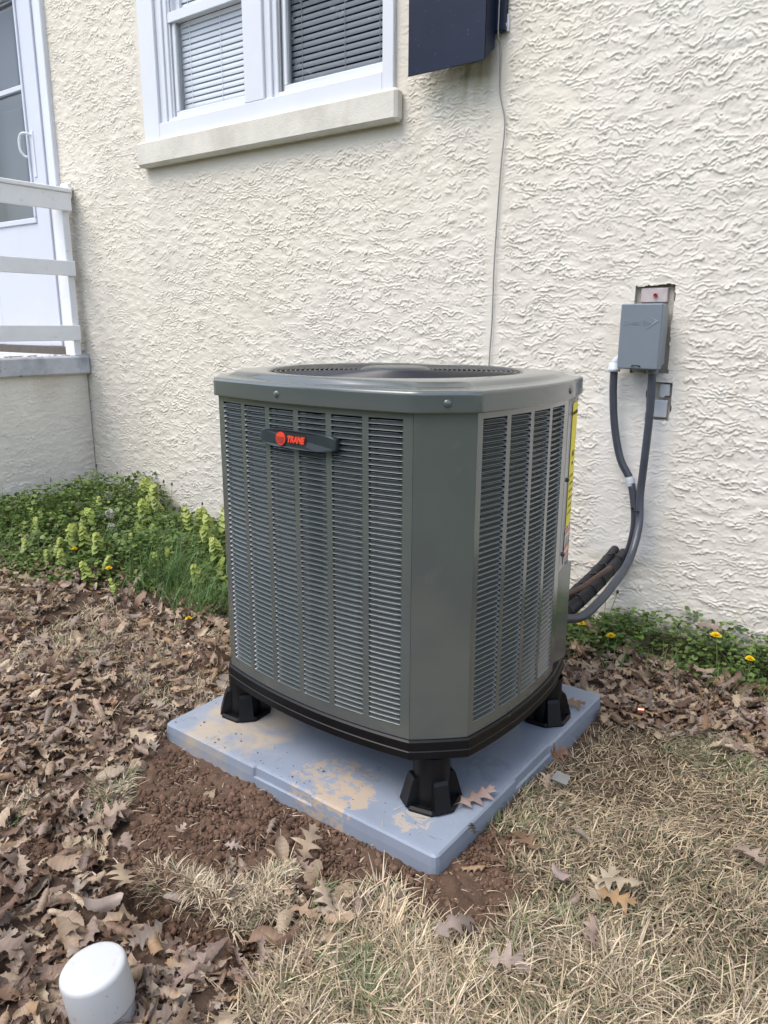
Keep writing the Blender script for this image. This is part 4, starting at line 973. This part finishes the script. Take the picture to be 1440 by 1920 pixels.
roundleaves('ground_cover', x, y, z, g_.uniform(.010, .030, n), .6, c, 83, 'low green weeds filling the bed left of the condenser')
x, y = field_pts(5200, (-2.69, -1.25, .05, -.02), 84, lambda x, y: bed_l(x, y)*np.clip(.40+.40*fld('b', x+.3, y), .03, 1))
g_ = np.random.default_rng(85); n = len(x); c = np.array([.105, .165, .05])*g_.uniform(.6, 1.5, (n, 1))
ribbons('long_grass', x, y, gz(x, y), g_.uniform(0, 6.28, n), g_.uniform(.7, 1.5, n), g_.uniform(.1, 1.5, n), hb(x)*g_.uniform(.5, 1.9, n), g_.uniform(.0022, .0048, n), c, m_green, 'long green grass in the weed bed', 'grass', 5)
# grass clump in the middle of the bed
def clump(cx_, cy_, n, L, s, seed):
    g_ = np.random.default_rng(seed); return cx_+g_.normal(0, s, n), cy_+g_.normal(0, s*.8, n), L*g_.uniform(.5, 1.2, n)
cl_ = [clump(-1.05, -.72, 420, .22, .10, 1), clump(-.72, -.82, 300, .17, .09, 2), clump(-1.35, -.60, 220, .22, .09, 3), clump(-.45, -.62, 160, .15, .08, 4)]
x = np.concatenate([q[0] for q in cl_]); y = np.concatenate([q[1] for q in cl_]); ln = np.concatenate([q[2] for q in cl_]); g_ = np.random.default_rng(86); n = len(x)
ribbons('grass_clumps', x, y, gz(x, y), g_.uniform(0, 6.28, n), g_.uniform(.8, 1.5, n), g_.uniform(.2, 1.7, n), ln, g_.uniform(.0025, .0045, n), np.array([.11, .19, .06])*g_.uniform(.6, 1.4, (n, 1)), m_green, 'thick green grass clumps in the weed bed', 'grass', 6)
# right hand strip under the conduits
def bed_r(x, y): return smoothstep(-.34-.03*0, -.20, y+.05*fld('b', x, y)-.10*np.clip(x-1.0, 0, 1))*(y < -.012)*np.clip(.72+.35*fld('a', x, y), .1, 1)
x, y = field_pts(7800, (.42, -.36, 1.95, -.01), 88, bed_r); g_ = np.random.default_rng(89); n = len(x)
z = gz(x, y)+g_.uniform(0, 1, n)**.9*(.065+.05*np.clip(x-.8, 0, .6)+.03*fld('b', x, y).clip(-1, 1))*smoothstep(-.36, -.12, y)+.012
roundleaves('ground_cover', x, y, z, g_.uniform(.010, .024, n), .45, GRC[g_.integers(0, 3, n)]*g_.uniform(.7, 1.25, (n, 1)), 90, 'low green weeds along the wall right of the condenser')
x, y = field_pts(900, (.42, -.42, 1.9, -.02), 91, lambda x, y: np.clip(.5+.5*fld('b', x, y), 0, 1)); g_ = np.random.default_rng(92); n = len(x)
ribbons('short_grass', x, y, gz(x, y), g_.uniform(0, 6.28, n), g_.uniform(.6, 1.5, n), g_.uniform(.2, 1.6, n), g_.uniform(.05, .15, n), g_.uniform(.002, .004, n), np.array([.12, .18, .06])*g_.uniform(.6, 1.4, (n, 1)), m_green, 'green grass blades along the wall right of the condenser', 'grass', 4)

# dead nettle plants (one mesh per variant: stem, drooping tiered leaves)
def heart(cx_, cy_, cz_, a, size, droop):
    ca, sa = cos(a), sin(a); P = []
    for (u, v, wz) in ((0, 0, 0), (.35, .48, -.03), (.75, .38, -.10), (1.05, 0, -.16), (.75, -.38, -.10), (.35, -.48, -.03), (.5, 0, .05)):
        r_ = u*cos(droop); zz_ = -u*sin(droop)+wz*.6
        P.append((cx_+size*(r_*ca-v*sa), cy_+size*(r_*sa+v*ca), cz_+size*zz_))
    return P, [(0, 6, 1), (1, 6, 2), (2, 6, 3), (3, 6, 4), (4, 6, 5), (5, 6, 0)]
def nettle(seed):
    g_ = random.Random(seed); V = []; F = []; C_ = []; Hh = 1.0; lean = g_.uniform(-.12, .12)
    def axis_(z): return (lean*z*z, .08*z*z*sin(seed), z)
    for i in range(6):   # stem (square tube)
        a = axis_(i/5*.94)
        for dx, dy in ((-.012, -.012), (.012, -.012), (.012, .012), (-.012, .012)): V.append((a[0]+dx, a[1]+dy, a[2])); C_.append((.20, .17, .08))
    for i in range(5):
        for k in range(4): F.append((i*4+k, i*4+(k+1) % 4, (i+1)*4+(k+1) % 4)); F.append((i*4+k, (i+1)*4+(k+1) % 4, (i+1)*4+k))
    zs = [.30, .46, .58, .67, .75, .82, .88, .93]
    for k, z in enumerate(zs):
        a = axis_(z); rot = k*pi/2*1.02+g_.uniform(-.2, .2)
        for q in range(4 if k > 1 else 2):
            sz_ = (.18 if k < 2 else .25-.018*k)*g_.uniform(.85, 1.15); t = k/7
            P, ff = heart(*a, rot+q*(pi/2 if k > 1 else pi), sz_, .45+.35*t+g_.uniform(-.15, .15)); b0 = len(V); V += P; F += [tuple(b0+i for i in f) for f in ff]
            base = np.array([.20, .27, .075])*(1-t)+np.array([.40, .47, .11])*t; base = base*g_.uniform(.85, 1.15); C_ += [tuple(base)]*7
        if 4 < k and g_.random() < .7:
            b0 = len(V); V += [(a[0]+.03*g_.uniform(-1, 1), a[1]+.03*g_.uniform(-1, 1), a[2]+.02*j) for j in range(3)]; F.append((b0, b0+1, b0+2)); C_ += [(.28, .12, .22)]*3
    P = np.array(V); return np_mesh('dead_nettle', P, np.array(F), np.array(C_), False)
NM = [nettle(k) for k in range(5)]
for m_ in NM: m_.materials.append(m_green)
npos = [(-2.45,-.35,.17),(-2.25,-.22,.19),(-2.30,-.55,.14),(-2.05,-.15,.24),(-2.0,-.45,.20),(-1.92,-.62,.16),(-1.8,-.2,.22),(-1.72,-.8,.20),(-1.62,-.78,.22),(-1.68,-.92,.18),(-1.55,-.95,.17),(-1.60,-.5,.19),(-1.45,-.62,.17),(-1.50,-.18,.21),(-1.36,-.35,.24),(-1.25,-.22,.22),(-1.36,-.88,.15),(-1.28,-.98,.15),(-1.15,-.40,.21),(-1.02,-.28,.21),(-1.0,-.48,.19),(-.92,-.60,.16),(-.90,-.18,.20),(-.80,-.30,.18),(-.85,-.72,.16),(-.72,-.62,.18),(-.66,-.40,.18),(-.60,-.28,.19),(-.50,-.44,.20),(-.44,-.34,.19),(-.35,-.50,.17),(-.28,-.58,.18),(-.34,-.36,.19),(-.24,-.45,.16),(-.55,-.70,.12),(-1.82,-.98,.14),(-1.95,-.85,.16),(-2.12,-.75,.16),(-1.10,-.98,.12),(-2.5,-.6,.14),(-2.16,-.38,.20),(-1.75,-.4,.21),(-.75,-.48,.17),(-1.2,-.7,.16),(-1.48,-.8,.18),(-.2,-.66,.15),(-.42,-.58,.18),(-1.86,-.28,.22)]
g_ = random.Random(4)
for i, (x_, y_, h_) in enumerate(npos):
    for rep in range(2 if i % 2 else 1):
        xx_ = x_+(g_.uniform(-.07, .07) if rep else 0); yy_ = min(-.04, y_+(g_.uniform(-.07, .07) if rep else 0)); hh = h_*g_.uniform(.70, 1.18)
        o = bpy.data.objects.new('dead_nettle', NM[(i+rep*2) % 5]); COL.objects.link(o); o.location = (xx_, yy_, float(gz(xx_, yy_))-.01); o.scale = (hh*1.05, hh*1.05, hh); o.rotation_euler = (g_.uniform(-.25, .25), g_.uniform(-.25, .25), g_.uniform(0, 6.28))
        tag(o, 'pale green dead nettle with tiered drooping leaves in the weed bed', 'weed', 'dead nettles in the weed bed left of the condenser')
o = bpy.data.objects.new('dead_nettle', NM[2]); COL.objects.link(o); o.location = (1.335, -.20, float(gz(1.335, -.20))); o.scale = (.165, .165, .165)
tag(o, 'lone pale green dead nettle by the wall at right edge of the photo', 'weed')

# dandelions
def dandelion(loc, h, lean, label, r_=.016, leaves_=4):
    t = empty('dandelion', loc); tag(t, label, 'flower', 'yellow dandelions')
    top = Vector((lean[0], lean[1], h)); MB().tube(catmull([(0, 0, 0), (lean[0]*.2, lean[1]*.2, h*.5), top], 4), .0016, 6).build('stem', m_stem, t)
    m = MB(); g_ = random.Random(int(h*1e4))
    for ringi, (nn, rr, zz_) in enumerate(((20, 1.0, .002), (16, .75, .006), (12, .5, .009), (8, .28, .011))):
        for k in range(nn):
            a = 2*pi*k/nn+g_.uniform(-.1, .1); q = rr*r_*g_.uniform(.85, 1.1); w_ = .0016
            m.add([top+Vector((-sin(a)*w_*.5, cos(a)*w_*.5, 0)), top+Vector((sin(a)*w_*.5, -cos(a)*w_*.5, 0)), top+Vector((cos(a)*q+sin(a)*w_, sin(a)*q-cos(a)*w_, zz_)), top+Vector((cos(a)*q-sin(a)*w_, sin(a)*q+cos(a)*w_, zz_))], [(0, 1, 2, 3)])
    m.build('flower_head', m_petal, t)
    MB().lathe([(0, -.008), (.004, -.007), (.005, -.001), (.003, .001)], 10, tuple(top)).build('calyx', m_stem, t)
    for k in range(leaves_):
        a = g_.uniform(0, 6.28); L = g_.uniform(.05, .09); V = []; n = 7
        for i in range(n+1):
            u = i/n; wq = (.002+.010*u*(1-u)*3.2)*(.55+.6*(i % 2)); rr = L*u; z = L*.75*sin(u*2.0)*.7
            V += [(cos(a)*rr+sin(a)*wq, sin(a)*rr-cos(a)*wq, z), (cos(a)*rr-sin(a)*wq, sin(a)*rr+cos(a)*wq, z)]
        m2 = MB().add(V, [(2*i, 2*i+2, 2*i+3, 2*i+1) for i in range(n)], True); m2.build('leaf', m_dl, t)
m_dl = mat('dandelion_leaf', (.08, .15, .03), .5, noise=(20, .2))
def zed(x_, y_): return float(gz(x_, y_))
def dd_(x_, y_, ztop, lab, **k): z0 = zed(x_, y_); dandelion((x_, y_, z0), ztop-z0, (k.pop('lx', .0), k.pop('ly', .0)), lab, **k)
dd_(.660, -.25, .085, 'yellow dandelion nearest the condenser beside the black insulated pipe', lx=-.006)
dd_(.745, -.26, .070, 'yellow dandelion on a leaning stem below the grey conduits', lx=.025, r_=.018)
dd_(1.118, -.21, .140, 'tall yellow dandelion in front of the curled leaf on the wall', lx=-.015, r_=.019)
dd_(1.215, -.22, .090, 'short yellow dandelion right of the tall one by the wall', r_=.015)
dd_(-1.276, -.90, .085, 'small yellow dandelion in the middle of the left weed bed', r_=.016, leaves_=1)
dd_(-1.62, -.85, .10, 'small yellow dandelion at the left of the weed bed', r_=.015, leaves_=1)
dd_(-.595, -1.02, .050, 'small yellow dandelion on the leaf litter left of the condenser', r_=.014, leaves_=1)
def seedhead(x_, y_, zt, lab):
    z0 = zed(x_, y_); t = empty('dandelion_clock', (x_, y_, z0)); tag(t, lab, 'seed head', 'white dandelion clocks')
    h = zt-z0; MB().tube([(0, 0, 0), (.004, .003, h*.5), (0, 0, h)], .0016, 6).build('stem', m_stem, t)
    m = MB(); g_ = random.Random(int(x_*-1000))
    for k in range(150):
        v = Vector((g_.gauss(0, 1), g_.gauss(0, 1), g_.gauss(0, 1))).normalized(); a = v.orthogonal().normalized(); b_ = v.cross(a); e = v*.024
        m.add([Vector((0, 0, h))+v*.003, Vector((0, 0, h))+e+a*.0005, Vector((0, 0, h))+e-a*.0005], [(0, 1, 2)])
        for q in range(5):
            th = 2*pi*q/5; d_ = a*cos(th)+b_*sin(th); s_ = (a*-sin(th)+b_*cos(th))*.0008
            m.add([Vector((0, 0, h))+e+s_, Vector((0, 0, h))+e-s_, Vector((0, 0, h))+e*1.12+d_*.0055], [(0, 1, 2)])
    m.build('seed_ball', m_fluff, t); MB().lathe([(0, -.003), (.003, 0), (0, .003)], 8, (0, 0, h)).build('seed_core', m_seed, t)
seedhead(-2.15, -.30, .19, 'white dandelion clock highest in the weed bed near the wall corner')
seedhead(-2.20, -.45, .15, 'white dandelion clock farthest left in the weed bed')
seedhead(-1.84, -.50, .170, 'white dandelion clock in the centre of the weed bed cluster')
seedhead(-1.98, -.45, .125, 'white dandelion clock half hidden left of the central one')
seedhead(-1.76, -.55, .115, 'white dandelion clock lowest of the cluster in the weed bed')
def stalk(x_, y_, zt, lx, head=.016, r_=.0055, lab=None, grp='dark plantain stalks against the wall', col=None):
    z0 = zed(x_, y_); t = empty('plantain_stalk', (x_-lx, y_, z0)); h = zt-z0; tag(t, lab, 'seed stalk', grp)
    MB().tube(catmull([(0, 0, 0), (lx*.3, 0, h*.5), (lx, 0, h)], 5), .0013, 5).build('stem', m_stem, t)
    MB().lathe([(0, -.004), (r_*.8, -.002), (r_, head*.3), (r_*.6, head*.8), (0, head)], 8, (lx, 0, h)).build('seed_head', m_seed, t)
SL = [(-2.55, -.10, .285), (-2.34, -.10, .262), (-2.15, -.15, .268), (-1.77, -.20, .30), (-1.70, -.20, .292), (-1.96, -.20, .20), (-1.74, -.25, .21), (-2.62, -.08, .24), (-2.06, -.2, .23), (-1.83, -.18, .26), (-1.52, -.15, .20), (-2.45, -.2, .21)]
for k, (a, b_, c) in enumerate(SL): stalk(a, b_, c, [.03, -.02, .05, -.04, .02][k % 5], lab='thin plantain stalk with dark seed head against the stucco')
stalk(.735, -.12, .185, .03, .012, .006, 'thin bud stalk leaning right under the black insulated pipe', None)
stalk(.700, -.14, .155, .0, .012, .005, 'thin straight bud stalk under the black insulated pipe', None)
stalk(.840, -.09, .065, .01, .055, .006, 'dark upright stalk in the right weed strip', None)
stalk(.895, -.09, .055, .02, .012, .004, 'short hooked stalk in the right weed strip', None)

# leaves that lie apart: one object each
LPM = [leaf_proto(k, 5, False, .06, True) for k in (0, 3, 5, 8, 12, 15, 19, 22)]+[leaf_proto(103, 5, True)]
def one_leaf(x_, y_, z_, size, rz, rx, ry, k, col, lab, flip=False, flat=1.0):
    V, F = LPM[k]; V = V.copy(); V[:, 0] -= .45; V[:, 2] *= flat
    c = np.array(col)*(1+.15*np.sin(V[:, :1]*9+k))+np.zeros((len(V), 3))
    me = np_mesh('oak_leaf', V*size*.82, F, c, True); o = link('oak_leaf', me, m_leaf)
    o.location = (x_, y_, z_+(0 if z_ > .05 else zed(x_, y_)*0)); o.rotation_euler = (rx+(pi if flip else 0), ry, rz); return tag(o, lab, 'leaf')
one_leaf(.871, -1.325, .070, .125, 1.15, .25, -.1, 3, (.31, .22, .19), 'curled brown oak leaf on the pad right of the front foot', flat=.6)
one_leaf(.885, -1.450, .060, .050, 2.3, .1, 0, 1, (.035, .03, .022), 'small wet black leaf on the pad by the front foot', flat=.5)
one_leaf(.885, -.790, .066, .095, .3, .1, .05, 5, (.20, .13, .085), 'brown leaf lying on the back corner of the pad', flat=.6)
one_leaf(.593, -1.655, .040, .105, 2.0, .5, -.35, 0, (.36, .27, .19), 'pale tan oak leaf standing up on the dug soil')
one_leaf(.719, -1.775, .035, .10, 2.6, .4, -.2, 4, (.38, .30, .22), 'tan leaf tangled in the green tuft before the pad')
one_leaf(.490, -1.775, .018, .048, .6, .3, .2, 6, (.34, .27, .23), 'small pale shrivelled leaf on the dug soil')
one_leaf(.335, -1.800, .018, .050, 1.6, .2, .1, 2, (.34, .26, .20), 'small tan leaf scrap at the left of the dug soil')
one_leaf(1.190, -1.385, .042, .105, 1.25, .2, -.5, 0, (.36, .30, .21), 'pale lobed oak leaf standing on the lawn, upper of the pair')
one_leaf(1.165, -1.425, .030, .120, 3.6, .15, .1, 1, (.34, .28, .20), 'pale lobed oak leaf lying flat on the lawn, lower of the pair', flat=.5)
one_leaf(1.249, -1.433, .026, .095, .2, .2, 0, 5, (.30, .19, .10), 'orange brown leaf sunk in the lawn right of the pale pair', flat=.5)
one_leaf(1.079, -1.447, .030, .070, 2.9, .2, .1, 8, (.27, .21, .19), 'grey purple leaf on the lawn left of the pale pair')
one_leaf(1.201, -1.536, .030, .100, 1.9, .3, .1, 3, (.29, .21, .18), 'crumpled brown leaf on the lawn below the pale pair')
one_leaf(.955, -1.375, .026, .105, 2.75, .15, .05, 7, (.19, .12, .075), 'dark brown leaf against the right edge of the pad', flat=.5)
one_leaf(.930, -1.045, .055, .095, 1.3, 1.0, .2, 2, (.17, .09, .05), 'rust brown leaf leaning on the pad edge')
one_leaf(.935, -1.165, .045, .095, 1.9, .8, .1, 4, (.38, .30, .22), 'tan curled leaf beside the grey stone chip')
one_leaf(1.37, -1.117, .024, .100, 2.6, .1, .05, 6, (.30, .23, .19), 'brown leaf flat on the lawn near right edge of photo', flat=.5)
one_leaf(1.015, -1.665, .030, .125, 1.2, .3, .15, 1, (.24, .19, .16), 'dark curled leaf on the soil before the pad corner')
one_leaf(1.095, -.085, .118, .105, .25, 1.0, .1, 4, (.27, .20, .165), 'broad curled leaf propped against the stucco above the weeds')
one_leaf(1.150, -1.700, .030, .10, .5, .2, .1, 7, (.31, .24, .20), 'tan leaf at the near edge of the lawn below the bare soil')
one_leaf(.025, -1.640, .050, .110, .3, .4, .1, 3, (.40, .31, .21), 'pale curled leaf just left of the pad corner')
one_leaf(.189, -1.857, .040, .095, 1.2, .5, -.2, 0, (.34, .25, .18), 'tan star shaped leaf on the grass strip by the dug soil')
one_leaf(.352, -1.990, .035, .105, 2.8, .3, .1, 5, (.36, .28, .19), 'tan leaf at the left rim of the dug hole')
one_leaf(.425, -2.035, .025, .100, 1.1, .3, .2, 8, (.33, .26, .22), 'crumpled pinkish leaf at the near rim of the hole')
tag(MB().prism([(-.022, -.012), (.018, -.016), (.024, .010), (-.010, .016)], (0, .006), 'z').build('stone_chip', mat('grey_slate', (.20, .20, .19), .8, noise=(40, .15)), None, (.962, -1.140, .040)), 'flat grey stone chip beside the right edge of the pad', 'stone').rotation_euler = (.5, .2, .4)
tag(MB().tube([(0, 0, 0), (.016, .004, .002)], .0075, 12).build('copper_offcut', mat('bright_copper', (.75, .34, .22), .3, .5, metal=.8), None, (1.018, -.718, .062)), 'short shiny copper pipe offcut on the leaf drift', 'pipe offcut')

# two garden trees behind the photographer (seen mirrored in the panes and the paint)
def tree(x_, y_, h, rad, seed, lab, leafy):
    g_ = np.random.default_rng(seed); t = empty('tree', (x_, y_, 0)); tag(t, lab, 'tree')
    m = MB(); m.tube([(0, 0, -.1), (.05, .02, h*.25), (0, .1, h*.5), (.1, 0, h*.8)], [.22, .18, .13, .05], 10)
    for k in range(34):
        z0 = h*g_.uniform(.25, .75); a = g_.uniform(0, 2*pi); L = rad*g_.uniform(.5, 1.0); p = Vector((0, 0, z0)); q = p+Vector((cos(a)*L*.5, sin(a)*L*.5, L*.35)); r_ = q+Vector((cos(a+.3)*L*.5, sin(a+.3)*L*.5, L*.35))
        m.tube([p, q, r_], [.06, .035, .012], 6)
        for j in range(5):
            s_ = p.lerp(r_, g_.uniform(.3, 1)); e = s_+Vector(tuple(g_.normal(0, 1, 3)))*.5; m.tube([s_, e], [.012, .004], 4)
    m.build('trunk', m_bark, t)
    n = leafy; P = g_.normal(0, 1, (n, 3)); P /= np.linalg.norm(P, axis=1)[:, None]; P *= (g_.uniform(0, 1, n)**.4*rad)[:, None]; cl__ = np.sin(P*2.3).sum(1)+np.sin(P*4.1+2).sum(1); P = P[cl__ > -.4]; P[:, 2] = P[:, 2]*.8+h*.68; n = len(P)
    Q = np.array([(-.5, -.3, 0), (.5, -.3, 0), (.6, .3, .1), (-.4, .35, 0)])*.13; Rm = rotmats(n, g_); V = np.einsum('nij,kj->nki', Rm, Q)+P[:, None]
    o = link('crown', np_mesh('crown', V.reshape(-1, 3), np.arange(n*4).reshape(-1, 4), np.repeat(np.array([.07, .11, .03])*g_.uniform(.6, 1.5, (n, 1)), 4, 0)), m_green, t)
tree(-12.0, -15.0, 11.5, 3.3, 5, 'leafy garden tree standing opposite the house wall', 22000)
tree(-1.5, -15.0, 9.0, 3.6, 6, 'thin leafed garden tree farther along the lawn opposite the wall', 7000)
g_ = np.random.default_rng(9)  # row of greenery added out of view to hold back low sky light
hx = np.linspace(-60, 60, 241); hz = np.linspace(0, 1, 15); HX, HT = np.meshgrid(hx, hz)
hh = 4.6+.9*np.sin(HX*.31)+.7*np.sin(HX*.83+1)+.3*np.sin(HX*2.3)
HY = -19-2.2*np.sin(HT*pi)*-1+.6*np.sin(HX*1.7+HT*6)+.4*np.sin(HX*4.1+HT*11); V = np.stack([HX, HY, HT*hh], -1).reshape(-1, 3); ii = np.arange(HX.size).reshape(HX.shape)
Fq = np.stack([ii[:-1, :-1], ii[:-1, 1:], ii[1:, 1:], ii[1:, :-1]], -1).reshape(-1, 4)
m_hedge = mat('hedge_green', (.045, .065, .022), .9, .1, noise=(3, .5), bump=(6, 1, .2))
hd = link('unseen_hedge', np_mesh('unseen_hedge', V, Fq, None, True), m_hedge); tag(hd, 'added dark green hedge of trees closing the lawn opposite the house', 'unseen_hedge')
